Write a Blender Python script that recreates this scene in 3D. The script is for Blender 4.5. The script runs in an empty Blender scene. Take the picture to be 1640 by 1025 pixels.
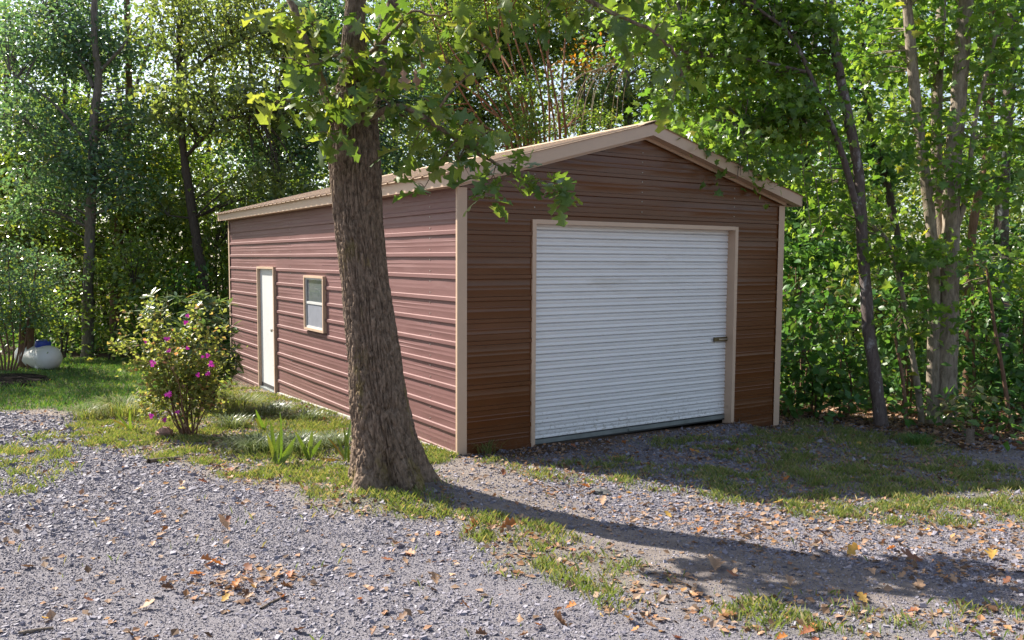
import bpy, math, random
import numpy as np
from mathutils import Matrix, Vector

scene = bpy.context.scene
COL = scene.collection
rad = math.radians

# ------------------------------------------------------------------ camera
F_PX, IMG_W, IMG_H = 1329.24, 1640.0, 1025.0
CAM = np.array([-4.0812, -7.4001, 2.0117])
RV = np.array([0.84257477, -0.53855519, 0.00510604])
UV = np.array([0.034564, 0.06353189, 0.99738108])
FV = np.array([0.53746915, 0.84019165, -0.07214499])
cam_data = bpy.data.cameras.new('camera')
cam_data.sensor_width = 36.0
cam_data.lens = F_PX / IMG_W * 36.0
cam_data.clip_start, cam_data.clip_end = 0.05, 3000.0
cam = bpy.data.objects.new('camera', cam_data)
COL.objects.link(cam)
cam.matrix_world = Matrix(((RV[0], UV[0], -FV[0], CAM[0]), (RV[1], UV[1], -FV[1], CAM[1]),
                           (RV[2], UV[2], -FV[2], CAM[2]), (0, 0, 0, 1)))
scene.camera = cam

# ------------------------------------------------------------------ sky, sun, exposure
SUN_EL = rad(42.0)
SUN_H = np.array([-1.0, 2.15]); SUN_H /= np.linalg.norm(SUN_H)      # horizontal direction towards the sun
world = bpy.data.worlds.new('World'); scene.world = world; world.use_nodes = True
wn = world.node_tree.nodes; wl = world.node_tree.links
sky = wn.new('ShaderNodeTexSky'); sky.sky_type = 'NISHITA'; sky.sun_disc = False
sky.sun_elevation = SUN_EL
sky.sun_rotation = math.atan2(SUN_H[0], SUN_H[1])
sky.air_density, sky.dust_density, sky.ozone_density = 1.0, 1.2, 1.0
hs_ = wn.new('ShaderNodeHueSaturation'); hs_.inputs['Saturation'].default_value = 0.75
wl.new(sky.outputs[0], hs_.inputs['Color']); wl.new(hs_.outputs[0], wn['Background'].inputs[0])
wn['Background'].inputs[1].default_value = 0.084
sun_data = bpy.data.lights.new('sun', 'SUN')
sun_data.energy, sun_data.angle, sun_data.color = 5.0, rad(0.53), (1.0, 0.93, 0.82)
sun = bpy.data.objects.new('sun', sun_data); COL.objects.link(sun)
sd = Vector((SUN_H[0] * math.cos(SUN_EL), SUN_H[1] * math.cos(SUN_EL), math.sin(SUN_EL)))
sun.rotation_euler = sd.to_track_quat('Z', 'Y').to_euler()
sun.location = (-10, 20, 30)
scene.view_settings.view_transform = 'Standard'
scene.view_settings.look = 'None'
scene.view_settings.exposure = 1.45
scene.view_settings.gamma = 1.0
cy = scene.cycles
cy.max_bounces, cy.diffuse_bounces, cy.glossy_bounces = 8, 4, 3
cy.transmission_bounces, cy.transparent_max_bounces = 4, 4
cy.use_denoising = True

# ------------------------------------------------------------------ helpers
RNG = np.random.default_rng(7)
def pt(px, py, D):
    """point of the picture at depth D metres in front of the camera"""
    return CAM + D * (FV + RV * ((px - 820) / F_PX) - UV * ((py - 512.5) / F_PX))
GX, GY = -0.039, -0.035
GN_ = np.array([-GX, -GY, 1.0])
def ong(px, py):
    d = FV + RV * ((px - 820) / F_PX) - UV * ((py - 512.5) / F_PX)
    return CAM + d * (-(CAM @ GN_) / (d @ GN_))
def gpt(px, D):
    a = (px - 820) / F_PX
    b = (CAM @ GN_ + D * (FV @ GN_ + a * (RV @ GN_))) / (D * (UV @ GN_))
    return CAM + D * (FV + RV * a - UV * b)

def _hash(ix, iy, seed):
    h = (ix.astype(np.int64) * 374761393 + iy.astype(np.int64) * 668265263 + seed * 982451653) & 0xFFFFFFFF
    h = ((h ^ (h >> 13)) * 1274126177) & 0xFFFFFFFF
    return ((h ^ (h >> 16)) & 0xFFFFFF) / float(0xFFFFFF)
def vnoise(x, y, seed=0):
    x = np.asarray(x, float); y = np.asarray(y, float)
    ix, iy = np.floor(x), np.floor(y)
    fx, fy = x - ix, y - iy
    fx = fx * fx * (3 - 2 * fx); fy = fy * fy * (3 - 2 * fy)
    a, b = _hash(ix, iy, seed), _hash(ix + 1, iy, seed)
    c, d = _hash(ix, iy + 1, seed), _hash(ix + 1, iy + 1, seed)
    return (a * (1 - fx) + b * fx) * (1 - fy) + (c * (1 - fx) + d * fx) * fy
def fbm(x, y, seed=0, o=3):
    s, a, n = 0, 1, 0
    for k in range(o):
        s = s + a * vnoise(np.asarray(x) * 2 ** k, np.asarray(y) * 2 ** k, seed + k); n += a; a *= .5
    return s / n
OAK = gpt(628, 6.98)
def gz(x, y):
    x = np.asarray(x, float); y = np.asarray(y, float)
    z = GX * x + GY * y + (fbm(x / 1.3, y / 1.3, 3) - .5) * .07 + (vnoise(x / .22, y / .22, 9) - .5) * .014
    z = z + .05 * np.exp(-((x - OAK[0]) ** 2 + (y - OAK[1]) ** 2) / .5)
    hb = .021 * np.clip(x, 0, 4.1) * np.exp(-((y + .05) / .4) ** 2) * np.clip((4.5 - x) / .4, 0, 1)
    z = z + hb
    d = np.maximum(np.maximum(-x, x - 4.9), np.maximum(-y, y - 9.15))
    w = np.clip(d / .5, 0, 1)
    return z * w + (GX * x + GY * y + hb) * (1 - w)

def tag(o, label=None, cat=None, group=None, kind=None):
    if label: o['label'] = label
    if cat: o['category'] = cat
    if group: o['group'] = group
    if kind: o['kind'] = kind
    return o
def empty(name, loc, label=None, cat=None, group=None, rz=0):
    o = bpy.data.objects.new(name, None); COL.objects.link(o)
    o.empty_display_size = .1
    o.location = tuple(float(v) for v in loc); o.rotation_euler = (0, 0, rz)
    return tag(o, label, cat, group)
def link(name, me, parent=None, loc=None):
    o = bpy.data.objects.new(name, me); COL.objects.link(o)
    if parent: o.parent = parent
    if loc is not None: o.location = tuple(float(v) for v in loc)
    return o
def np_mesh(name, V, Fc, mat, smooth=False, rnd=None, sharp=None):
    """V (n,3); Fc (m,k) uniform polygons, or a list of such arrays"""
    if not isinstance(Fc, list): Fc = [Fc]
    Fc = [np.asarray(f, np.int32) for f in Fc if len(f)]
    me = bpy.data.meshes.new(name)
    V = np.asarray(V, np.float32)
    me.vertices.add(len(V)); me.vertices.foreach_set('co', V.ravel())
    loops = np.concatenate([f.ravel() for f in Fc])
    tot = np.concatenate([np.full(len(f), f.shape[1], np.int32) for f in Fc])
    st = np.concatenate([[0], np.cumsum(tot)[:-1]]).astype(np.int32)
    me.loops.add(len(loops)); me.loops.foreach_set('vertex_index', loops)
    me.polygons.add(len(tot)); me.polygons.foreach_set('loop_start', st)
    if smooth: me.polygons.foreach_set('use_smooth', np.ones(len(tot), bool))
    else: me.polygons.foreach_set('use_smooth', np.zeros(len(tot), bool))
    if rnd is not None:
        at = me.attributes.new('rnd', 'FLOAT', 'FACE'); at.data.foreach_set('value', np.asarray(rnd, np.float32))
    me.update(calc_edges=True)
    if mat: me.materials.append(mat)
    if smooth and sharp: me.set_sharp_from_angle(angle=rad(sharp))
    return me
class MB:
    """collects simple shapes of ONE part"""
    def __init__(s): s.v, s.f = [], []
    def poly(s, pts, faces):
        b = len(s.v); s.v += [tuple(map(float, p)) for p in pts]; s.f += [tuple(b + i for i in f) for f in faces]; return s
    def box(s, x0, x1, y0, y1, z0, z1):
        return s.poly([(x0, y0, z0), (x1, y0, z0), (x1, y1, z0), (x0, y1, z0), (x0, y0, z1), (x1, y0, z1), (x1, y1, z1), (x0, y1, z1)],
                      [(0, 3, 2, 1), (4, 5, 6, 7), (0, 1, 5, 4), (1, 2, 6, 5), (2, 3, 7, 6), (3, 0, 4, 7)])
    def prism(s, prof, axis, a, b):
        """closed 2-D profile swept along an axis ('x','y') from a to b"""
        n = len(prof)
        mk = (lambda t, p: (t, p[0], p[1])) if axis == 'x' else (lambda t, p: (p[0], t, p[1]))
        P = [mk(a, p) for p in prof] + [mk(b, p) for p in prof]
        Fs = [(i, (i + 1) % n, n + (i + 1) % n, n + i) for i in range(n)] + [tuple(range(n))[::-1], tuple(range(n, 2 * n))]
        return s.poly(P, Fs)
    def tube(s, P, Rr, n=8):
        V, Q = tube(P, Rr, n); b = len(s.v)
        s.v += [tuple(v) for v in V]; s.f += [tuple(b + i for i in q) for q in Q]
        s.f.append(tuple(b + i for i in range(n))[::-1]); s.f.append(tuple(b + len(V) - n + i for i in range(n))); return s
    def lathe(s, prof, c, n=16, axis='z'):
        ring = []
        for (r_, h) in prof:
            for k in range(n):
                a = 2 * math.pi * k / n; x, y = r_ * math.cos(a), r_ * math.sin(a)
                ring.append((c[0] + x, c[1] + y, c[2] + h) if axis == 'z' else ((c[0] + h, c[1] + x, c[2] + y) if axis == 'x' else (c[0] + x, c[1] + h, c[2] + y)))
        m = len(prof)
        Fs = [(j * n + k, j * n + (k + 1) % n, (j + 1) * n + (k + 1) % n, (j + 1) * n + k) for j in range(m - 1) for k in range(n)]
        Fs += [tuple(range(n))[::-1], tuple((m - 1) * n + k for k in range(n))]
        return s.poly(ring, Fs)
    def build(s, name, mat, parent=None, smooth=None, origin=None, bevel=0, kind=None):
        me = bpy.data.meshes.new(name)
        v = s.v
        if origin is not None: v = [(a - origin[0], b - origin[1], c - origin[2]) for a, b, c in v]
        me.from_pydata(v, [], s.f); me.update(); me.materials.append(mat)
        if smooth:
            me.polygons.foreach_set('use_smooth', np.ones(len(me.polygons), bool)); me.set_sharp_from_angle(angle=rad(smooth))
        o = link(name, me, parent)
        if bevel:
            m = o.modifiers.new('bevel', 'BEVEL'); m.width = bevel; m.segments = 2; m.limit_method = 'ANGLE'
        if kind: o['kind'] = kind
        return o
def tube(P, Rr, n=8):
    P = np.asarray(P, float); Rr = np.broadcast_to(np.asarray(Rr, float), (len(P),))
    T = np.gradient(P, axis=0); T /= np.linalg.norm(T, axis=1)[:, None] + 1e-9
    ref = np.array([1.0, 0.13, 0.0]) if abs(T[:, 2]).mean() > .6 else np.array([0.05, 0.1, 1.0])
    A = np.cross(ref, T); A /= np.linalg.norm(A, axis=1)[:, None] + 1e-9
    B = np.cross(T, A)
    th = np.arange(n) * 2 * np.pi / n
    V = P[:, None, :] + Rr[:, None, None] * (A[:, None, :] * np.cos(th)[None, :, None] + B[:, None, :] * np.sin(th)[None, :, None])
    i = np.arange(len(P) - 1)[:, None] * n; k = np.arange(n)[None, :]; k2 = (k + 1) % n
    Q = np.stack([i + k, i + k2, i + n + k2, i + n + k], -1).reshape(-1, 4)
    return V.reshape(-1, 3), Q
def smooth_path(P, per=6):
    P = np.asarray(P, float)
    if len(P) < 3: 
        t = np.linspace(0, 1, per + 1)[:, None]; return P[0] * (1 - t) + P[-1] * t
    Q = np.vstack([2 * P[0] - P[1], P, 2 * P[-1] - P[-2]]); out = []
    for i in range(1, len(Q) - 2):
        t = np.linspace(0, 1, per, endpoint=False)[:, None]
        a, b, c, d = Q[i - 1], Q[i], Q[i + 1], Q[i + 2]
        out.append(.5 * ((2 * b) + (c - a) * t + (2 * a - 5 * b + 4 * c - d) * t ** 2 + (3 * b - a - 3 * c + d) * t ** 3))
    return np.vstack(out + [P[-1:]])
class Geo:
    """numpy collector of tubes"""
    def __init__(s): s.V, s.Q, s.n = [], [], 0
    def add(s, V, Q): s.V.append(V); s.Q.append(Q + s.n); s.n += len(V)
    def tube(s, P, R, n=8): s.add(*tube(P, R, n))
    def mesh(s, name, mat, origin=(0, 0, 0), smooth=True):
        return np_mesh(name, np.vstack(s.V) - np.asarray(origin), np.vstack(s.Q), mat, smooth)

# ---- leaf scattering
def unit(v): return v / (np.linalg.norm(v, axis=-1, keepdims=True) + 1e-9)
def frames(n, spin):
    ref = np.where(np.abs(n[:, 2:3]) < .9, np.array([[0, 0, 1.0]]), np.array([[1.0, 0, 0]]))
    a = unit(np.cross(ref, n)); b = np.cross(n, a)
    c, s = np.cos(spin)[:, None], np.sin(spin)[:, None]
    return np.stack([a * c + b * s, -a * s + b * c, n], 2)
def scatter(T, Fc, P, R, S):
    S = np.asarray(S, float); S = S[:, None] if S.ndim == 1 else S
    V = np.einsum('nij,nkj->nki', R, T[None] * S[:, None, :]) + P[:, None, :]
    k = len(T); off = (np.arange(len(P)) * k)[:, None, None]
    return V.reshape(-1, 3), (np.asarray(Fc)[None] + off).reshape(-1, np.asarray(Fc).shape[1])
KITE = (np.array([(0, 0, 0), (.45, .30, .07), (1, 0, -.08), (.45, -.30, .07)]), np.array([(0, 2, 1), (0, 3, 2)]))
BLADE = (np.array([(-.5, 0, 0), (.5, 0, 0), (.35, .12, .6), (0, .42, 1.0)]), np.array([(0, 1, 2), (0, 2, 3)]))
def maple_t():
    o = [(0, 0), (.12, -.28), (.02, -.52), (.34, -.34), (.52, -.5), (.6, -.2), (1, 0), (.6, .2), (.52, .5), (.34, .34), (.02, .52), (.12, .28)]
    V = [(.36, 0, .05)] + [(x, y, -.14 * (y * y) * 2 - .1 * max(0, x - .5)) for x, y in o]
    n = len(o)
    return np.array(V), np.array([(0, 1 + i, 1 + (i + 1) % n) for i in range(n)])
MAPLE = maple_t()
def strip_leaf(st, fold=.12, droop=.25, twist=0.0):
    V, Fc = [], []
    for i, (x, w) in enumerate(st):
        z = -droop * x * x
        V += [(x, w, z + fold * w + twist * x * w), (x, 0, z), (x, -w, z + fold * w - twist * x * w)]
    for i in range(len(st) - 1):
        b = 3 * i
        Fc += [(b, b + 1, b + 4, b + 3), (b + 1, b + 2, b + 5, b + 4)]
    return np.array(V), np.array(Fc)
OAKL = [strip_leaf([(0, .008), (.12, .012), (.2, .10), (.3, .22), (.36, .10), (.46, .12), (.56, .37), (.64, .33), (.69, .15), (.78, .17), (.87, .27), (.93, .13), (1.0, .02)], fo, dr, tw)
        for fo, dr, tw in ((.25, .22, .1), (-.15, .4, -.35), (.45, .1, .4))]
OVAL = strip_leaf([(0, .01), (.15, .13), (.4, .26), (.65, .25), (.85, .13), (1, .01)], .2, .25)
LANCE = strip_leaf([(0, .01), (.25, .1), (.55, .14), (.85, .07), (1, .005)], .2, .2)
BOX8 = (np.array([(x, y, z) for x in (-.5, .5) for y in (-.5, .5) for z in (-.5, .5)]),
        np.array([(0, 1, 3, 2), (4, 6, 7, 5), (0, 4, 5, 1), (2, 3, 7, 6), (0, 2, 6, 4), (1, 5, 7, 3)]))
def leaf_mesh(name, T, P, N, S, mat, rng, origin=(0, 0, 0), rnd=None, width=None, smooth=False, spin=None):
    n = len(P)
    R = frames(unit(N), rng.uniform(0, 2 * np.pi, n) if spin is None else spin)
    sc = np.stack([S, S * (1 if width is None else width), S], 1)
    V, Fc = scatter(T[0], T[1], P - np.asarray(origin), R, sc)
    r = rng.uniform(0, 1, n) if rnd is None else rnd
    return np_mesh(name, V, Fc, mat, smooth, np.repeat(r, len(T[1])))

# ------------------------------------------------------------------ materials
def new_mat(name):
    m = bpy.data.materials.new(name); m.use_nodes = True
    return m, m.node_tree.nodes, m.node_tree.links, m.node_tree.nodes['Principled BSDF']
def ramp(nodes, stops):
    r = nodes.new('ShaderNodeValToRGB'); e = r.color_ramp.elements
    while len(e) > 1: e.remove(e[-1])
    e[0].position = stops[0][0]; e[0].color = (*stops[0][1], 1)
    for p, c in stops[1:]:
        x = e.new(p); x.color = (*c, 1)
    return r
def noise(nodes, links, scale, detail=4, rough=.6, vec=None, dist=0):
    n = nodes.new('ShaderNodeTexNoise'); n.inputs['Scale'].default_value = scale
    n.inputs['Detail'].default_value = detail; n.inputs['Roughness'].default_value = rough
    n.inputs['Distortion'].default_value = dist
    if vec is not None: links.new(vec, n.inputs['Vector'])
    return n
def obj_vec(nodes, links, scale=(1, 1, 1), src='Object'):
    tc = nodes.new('ShaderNodeTexCoord'); mp = nodes.new('ShaderNodeMapping'); mp.inputs['Scale'].default_value = scale
    links.new(tc.outputs[src], mp.inputs['Vector']); return mp.outputs[0]
def bump(nodes, links, height, strength, dist, bsdf):
    b = nodes.new('ShaderNodeBump'); b.inputs['Strength'].default_value = strength; b.inputs['Distance'].default_value = dist
    links.new(height, b.inputs['Height']); links.new(b.outputs[0], bsdf.inputs['Normal']); return b
def mix_col(nodes, links, fac, a, b, mode='MIX'):
    m = nodes.new('ShaderNodeMix'); m.data_type = 'RGBA'; m.blend_type = mode
    for sock, v in ((0, fac), (6, a), (7, b)):
        if hasattr(v, 'is_output'): links.new(v, m.inputs[sock])
        elif sock == 0: m.inputs[0].default_value = v
        else: m.inputs[sock].default_value = (*v, 1)
    return m.outputs[2]
def paint(name, col, rough=.4, metallic=0, var=.12, vscale=(1, 1, 1), spec=.5, dirt=None, bumpy=0, splash=None):
    m, n, l, b = new_mat(name)
    v = obj_vec(n, l, vscale)
    t = noise(n, l, 3.0, 5, .65, v)
    lo = tuple(c * (1 - var) for c in col); hi = tuple(min(1, c * (1 + var)) for c in col)
    r = ramp(n, [(.25, lo), (.75, hi)]); l.new(t.outputs[0], r.inputs[0]); c = r.outputs[0]
    if dirt:
        t2 = noise(n, l, dirt[1], 6, .7, v); r2 = ramp(n, [(dirt[2], (0, 0, 0)), (dirt[2] + .15, (1, 1, 1))])
        l.new(t2.outputs[0], r2.inputs[0]); c = mix_col(n, l, r2.outputs[0], c, dirt[0])
    if splash:                                   # mud thrown up from the ground: specks that thin out with height
        tc = n.new('ShaderNodeTexCoord'); sx_ = n.new('ShaderNodeSeparateXYZ'); l.new(tc.outputs['Object'], sx_.inputs[0])
        mr = n.new('ShaderNodeMapRange'); mr.inputs[1].default_value = -.25; mr.inputs[2].default_value = .7; mr.inputs[3].default_value = .17; mr.inputs[4].default_value = -.12; l.new(sx_.outputs[2], mr.inputs[0])
        t4 = noise(n, l, 26, 6, .75, tc.outputs['Object']); ad = n.new('ShaderNodeMath'); l.new(t4.outputs[0], ad.inputs[0]); l.new(mr.outputs[0], ad.inputs[1])
        r4 = ramp(n, [(.58, (0, 0, 0)), (.72, (1, 1, 1))]); l.new(ad.outputs[0], r4.inputs[0])
        sc_ = n.new('ShaderNodeMath'); sc_.operation = 'MULTIPLY'; sc_.inputs[1].default_value = .7; l.new(r4.outputs[0], sc_.inputs[0]); c = mix_col(n, l, sc_.outputs[0], c, splash)
    l.new(c, b.inputs['Base Color'])
    rr = n.new('ShaderNodeMapRange'); rr.inputs[3].default_value = rough * .8; rr.inputs[4].default_value = rough * 1.25
    l.new(t.outputs[0], rr.inputs[0]); l.new(rr.outputs[0], b.inputs['Roughness'])
    b.inputs['Metallic'].default_value = metallic; b.inputs['Specular IOR Level'].default_value = spec
    if bumpy:
        t3 = noise(n, l, 40, 3, .5, v); bump(n, l, t3.outputs[0], bumpy, .004, b)
    return m
def leaf_mat(name, stops, trans=.5, rough=.42, spec=.5, per_object=False, warm=(1.25, 1.2, .55)):
    m, n, l, b = new_mat(name)
    if per_object:
        a = n.new('ShaderNodeObjectInfo'); fac = a.outputs['Random']
    else:
        a = n.new('ShaderNodeAttribute'); a.attribute_name = 'rnd'; fac = a.outputs['Fac']
    r = ramp(n, stops); l.new(fac, r.inputs[0])
    v = obj_vec(n, l); t = noise(n, l, 25 if per_object else 14, 3, .6, v)
    r2 = ramp(n, [(.3, (.72, .72, .72)), (.7, (1.2, 1.2, 1.2))]); l.new(t.outputs[0], r2.inputs[0])
    c = mix_col(n, l, 1.0, r.outputs[0], r2.outputs[0], 'MULTIPLY')
    l.new(c, b.inputs['Base Color']); b.inputs['Roughness'].default_value = rough; b.inputs['Specular IOR Level'].default_value = spec
    tr = n.new('ShaderNodeBsdfTranslucent'); cw = mix_col(n, l, 1.0, c, warm, 'MULTIPLY'); l.new(cw, tr.inputs[0])
    mx = n.new('ShaderNodeMixShader'); mx.inputs[0].default_value = trans
    l.new(b.outputs[0], mx.inputs[1]); l.new(tr.outputs[0], mx.inputs[2])
    l.new(mx.outputs[0], n['Material Output'].inputs[0])
    return m
def bark_mat(name, dark, light, scale=(9, 9, 1.6), patch=None, depth=.02):
    m, n, l, b = new_mat(name)
    v = obj_vec(n, l, scale)
    t = noise(n, l, 3.2, 7, .68, v, .4); r = ramp(n, [(.3, dark), (.7, light)]); l.new(t.outputs[0], r.inputs[0]); c = r.outputs[0]
    if patch:
        v2 = obj_vec(n, l, (1, 1, .55)); t2 = noise(n, l, patch[1], 6, .72, v2, .3)
        r2 = ramp(n, [(patch[2], (0, 0, 0)), (patch[2] + .1, (1, 1, 1))]); l.new(t2.outputs[0], r2.inputs[0]); c = mix_col(n, l, r2.outputs[0], c, patch[0])
    l.new(c, b.inputs['Base Color']); b.inputs['Roughness'].default_value = .9; b.inputs['Specular IOR Level'].default_value = .2
    bump(n, l, t.outputs[0], .9, depth, b)
    return m
M = {}
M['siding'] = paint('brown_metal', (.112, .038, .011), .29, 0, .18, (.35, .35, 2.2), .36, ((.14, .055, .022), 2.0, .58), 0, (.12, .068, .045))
M['siding_sunlit'] = paint('sunlit_brown_metal', (.178, .088, .084), .5, 0, .10, (.35, .35, 2.2), .35, ((.215, .118, .112), 2.2, .56), 0, (.22, .15, .12))  # same brown paint, lightened: sun sheen of the left wall put into the colour
M['trim'] = paint('tan_metal', (.52, .37, .27), .42, 0, .08, (1, 1, 1), .5, ((.36, .23, .16), 3, .64))
M['roof'] = paint('tan_roof_metal', (.50, .36, .25), .42, 0, .1, (1, 1, 1), .5, ((.33, .23, .15), 5, .62))
M['white_door'] = paint('white_door_metal', (.74, .725, .725), .38, 0, .05, (.3, .3, 3), .5, ((.60, .57, .53), 2.4, .58), 0, (.26, .22, .18))
M['leaf_door'] = paint('white_leaf_door', (.60, .60, .60), .4, 0, .04, (1, 1, .4), .5, ((.62, .59, .52), 2.4, .66))
M['bar'] = paint('galvanised_bar', (.22, .24, .24), .5, .5, .25, (2, 2, 2))
M['steel'] = paint('dull_steel', (.45, .43, .38), .35, .9, .2, (4, 4, 4))
M['brass'] = paint('tarnished_latch', (.13, .10, .05), .45, .6, .35, (20, 20, 20))
M['vinyl'] = paint('white_vinyl', (.55, .55, .54), .4, 0, .03)
M['glass'] = paint('window_pane', (.10, .11, .13), .07, 0, .3, (3, 3, 3), .9)
M['screen'] = paint('window_screen', (.21, .22, .26), .55, 0, .12, (6, 6, 6), .4)
M['dark'] = paint('dark_inside', (.03, .028, .026), .8)
M['rubber'] = paint('black_rubber', (.03, .03, .03), .7)
M['concrete'] = paint('concrete_edge', (.33, .31, .28), .85, 0, .2, (3, 3, 3), .3, None, .5)
M['tank'] = paint('tank_white', (.68, .67, .64), .38, 0, .05, (1, 1, 1), .5, ((.45, .42, .36), 3, .62))
M['blue'] = paint('blue_plastic', (.015, .05, .36), .4)
M['rock'] = paint('sandstone', (.36, .22, .18), .9, 0, .35, (6, 6, 6), .3, None, 1)
M['rock_dark'] = paint('dark_stone', (.10, .10, .10), .85, 0, .3, (8, 8, 8), .3, None, 1)
M['mulch'] = paint('black_mulch', (.010, .0075, .006), .95, 0, .5, (9, 9, 9), .05, None, 1)
M['stick'] = bark_mat('grey_stick', (.10, .075, .055), (.26, .21, .17), (20, 20, 20))
M['oak_bark'] = bark_mat('oak_bark', (.055, .037, .026), (.31, .225, .165), (11, 11, 5.0), ((.19, .145, .05), 1.7, .53), .022)
M['bark_grey'] = bark_mat('grey_bark', (.085, .07, .06), (.23, .20, .175), (9, 9, 2), ((.30, .29, .27), 3, .6))
M['bark_dark'] = bark_mat('dark_bark', (.035, .028, .023), (.10, .08, .065), (10, 10, 2))
M['bark_red'] = bark_mat('reddish_bark', (.10, .055, .035), (.24, .145, .095), (9, 9, 2))
M['bark_maple'] = bark_mat('maple_bark', (.12, .095, .07), (.37, .31, .245), (7, 7, 2), ((.12, .10, .05), 2.4, .55))
M['bark_lichen'] = bark_mat('lichen_bark', (.075, .055, .05), (.17, .135, .125), (9, 9, 3), ((.36, .345, .35), 5, .55))
M['myrtle'] = bark_mat('myrtle_stem', (.15, .062, .034), (.31, .155, .085), (5, 5, 1.5), ((.36, .26, .17), 3, .62))
M['twig'] = bark_mat('pale_twig', (.17, .13, .095), (.34, .28, .20), (15, 15, 15))
G1 = [(0, (.070, .140, .034)), (.4, (.130, .215, .045)), (.8, (.235, .305, .066)), (1, (.36, .34, .08))]
M['l_blue'] = leaf_mat('blue_green_leaves', [(0, (.062, .135, .098)), (.45, (.108, .212, .135)), (.85, (.175, .270, .135)), (1, (.28, .30, .08))], .55, .27, 1.0)
M['l_mid'] = leaf_mat('mid_green_leaves', G1, .58, .29, .9)
M['l_light'] = leaf_mat('light_green_leaves', [(0, (.10, .155, .055)), (.5, (.175, .235, .080)), (.9, (.26, .31, .105)), (1, (.34, .32, .09))], .55, .27, 1.0)
M['l_maple'] = leaf_mat('bright_maple_leaves', [(0, (.080, .180, .034)), (.5, (.140, .250, .048)), (.9, (.225, .325, .066)), (1, (.32, .33, .05))], .62, .32, .7)
M['l_under'] = leaf_mat('deep_green_leaves', [(0, (.050, .135, .036)), (.5, (.085, .195, .050)), (.9, (.140, .245, .066)), (1, (.25, .26, .06))], .5, .36, .6)
M['l_gold'] = leaf_mat('turning_leaves', [(0, (0.145, 0.131, 0.029)), (.4, (0.348, 0.189, 0.029)), (.8, (0.522, 0.217, 0.029)), (1, (0.174, 0.189, 0.043))], .45)
M['l_azalea'] = leaf_mat('azalea_leaves', [(0, (.13, .175, .05)), (.5, (.21, .255, .085)), (.85, (.31, .32, .135)), (.9, (.34, .26, .13)), (1, (.36, .17, .12))], .6)
M['l_rhodo'] = leaf_mat('rhododendron_leaves', [(0, (.060, .120, .050)), (.5, (.115, .185, .080)), (.95, (.180, .235, .110)), (1, (.36, .26, .06))], .35, .3, .7)
M['l_oak'] = leaf_mat('oak_leaves', [(0, (.075, .145, .032)), (.4, (.125, .205, .042)), (.8, (.20, .265, .055)), (1, (.27, .30, .06))], .55, .32, .7)
M['l_oak_o'] = leaf_mat('oak_leaf', [(0, (.075, .145, .032)), (.4, (.125, .205, .042)), (.8, (.20, .265, .055)), (1, (.27, .30, .06))], .55, .32, .7, True)
M['l_sap_o'] = leaf_mat('sapling_leaf', [(0, (0.042, 0.128, 0.033)), (.5, (0.072, 0.188, 0.045)), (1, (0.128, 0.232, 0.063))], .45, .4, .5, True)
M['l_pale_o'] = leaf_mat('pale_sapling_leaf', [(0, (.26, .28, .12)), (.7, (.36, .36, .17)), (1, (.36, .20, .10))], .4, .45, .4, True)
M['grass'] = leaf_mat('grass_blades', [(0, (.11, .165, .046)), (.5, (.18, .24, .072)), (.8, (.27, .27, .11)), (1, (.38, .31, .18))], .4, .5, .4)
M['lawn'] = leaf_mat('lawn_blades', [(0, (.055, .145, .036)), (.5, (.095, .205, .050)), (.9, (.16, .24, .065)), (1, (.26, .22, .09))], .4, .5, .4)
M['iris'] = leaf_mat('iris_blades', [(0, (.085, .16, .025)), (.7, (.16, .23, .04)), (1, (.30, .17, .04))], .42, .4, .5, True)
M['liriope'] = leaf_mat('liriope_blades', [(0, (.06, .10, .04)), (.6, (.12, .165, .075)), (1, (.24, .27, .17))], .3, .35, .6)
M['petal'] = leaf_mat('magenta_petals', [(0, (.42, .02, .30)), (1, (.55, .06, .42))], .35, .5, .3, True, (1.1, .7, 1.05))
M['dead_leaf'] = leaf_mat('dead_hanging_leaf', [(0, (.26, .16, .11)), (1, (.36, .24, .17))], .25, .6, .3, True, (1.1, .9, .8))
for k, c in dict(orange=(.44, .175, .05), tan=(.42, .27, .17), brown=(.17, .09, .05), rust=(.29, .115, .06), yellow=(.48, .30, .07)).items():
    M['f_' + k] = leaf_mat(k + '_fallen_leaf', [(0, tuple(v * .75 for v in c)), (1, tuple(v * 1.2 for v in c))], .22, .6, .3, True, (1.1, .9, .7))
M['litter'] = leaf_mat('leaf_litter', [(0, (.09, .055, .035)), (.3, (.19, .12, .075)), (.65, (.34, .235, .165)), (.85, (.29, .15, .085)), (1, (.36, .20, .08))], .15, .7, .25, False, (1.1, .9, .7))
m, n, l, b = new_mat('gravel_stones'); M['stone'] = m
a = n.new('ShaderNodeAttribute'); a.attribute_name = 'rnd'
r_ = ramp(n, [(0, (.060, .056, .070)), (.3, (.128, .120, .150)), (.7, (.203, .191, .232)), (.93, (.32, .305, .345)), (1, (.40, .34, .31))])
l.new(a.outputs['Fac'], r_.inputs[0]); l.new(r_.outputs[0], b.inputs['Base Color']); b.inputs['Roughness'].default_value = .72
m, n, l, b = new_mat('fine_gravel'); M['fine_stone'] = m
a = n.new('ShaderNodeAttribute'); a.attribute_type = 'INSTANCER'; a.attribute_name = 'rnd'
r_ = ramp(n, [(0, (.070, .065, .080)), (.3, (.132, .124, .152)), (.7, (.212, .198, .236)), (.93, (.33, .305, .325)), (1, (.38, .30, .25))])
l.new(a.outputs['Fac'], r_.inputs[0]); l.new(r_.outputs[0], b.inputs['Base Color']); b.inputs['Roughness'].default_value = .8
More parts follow.
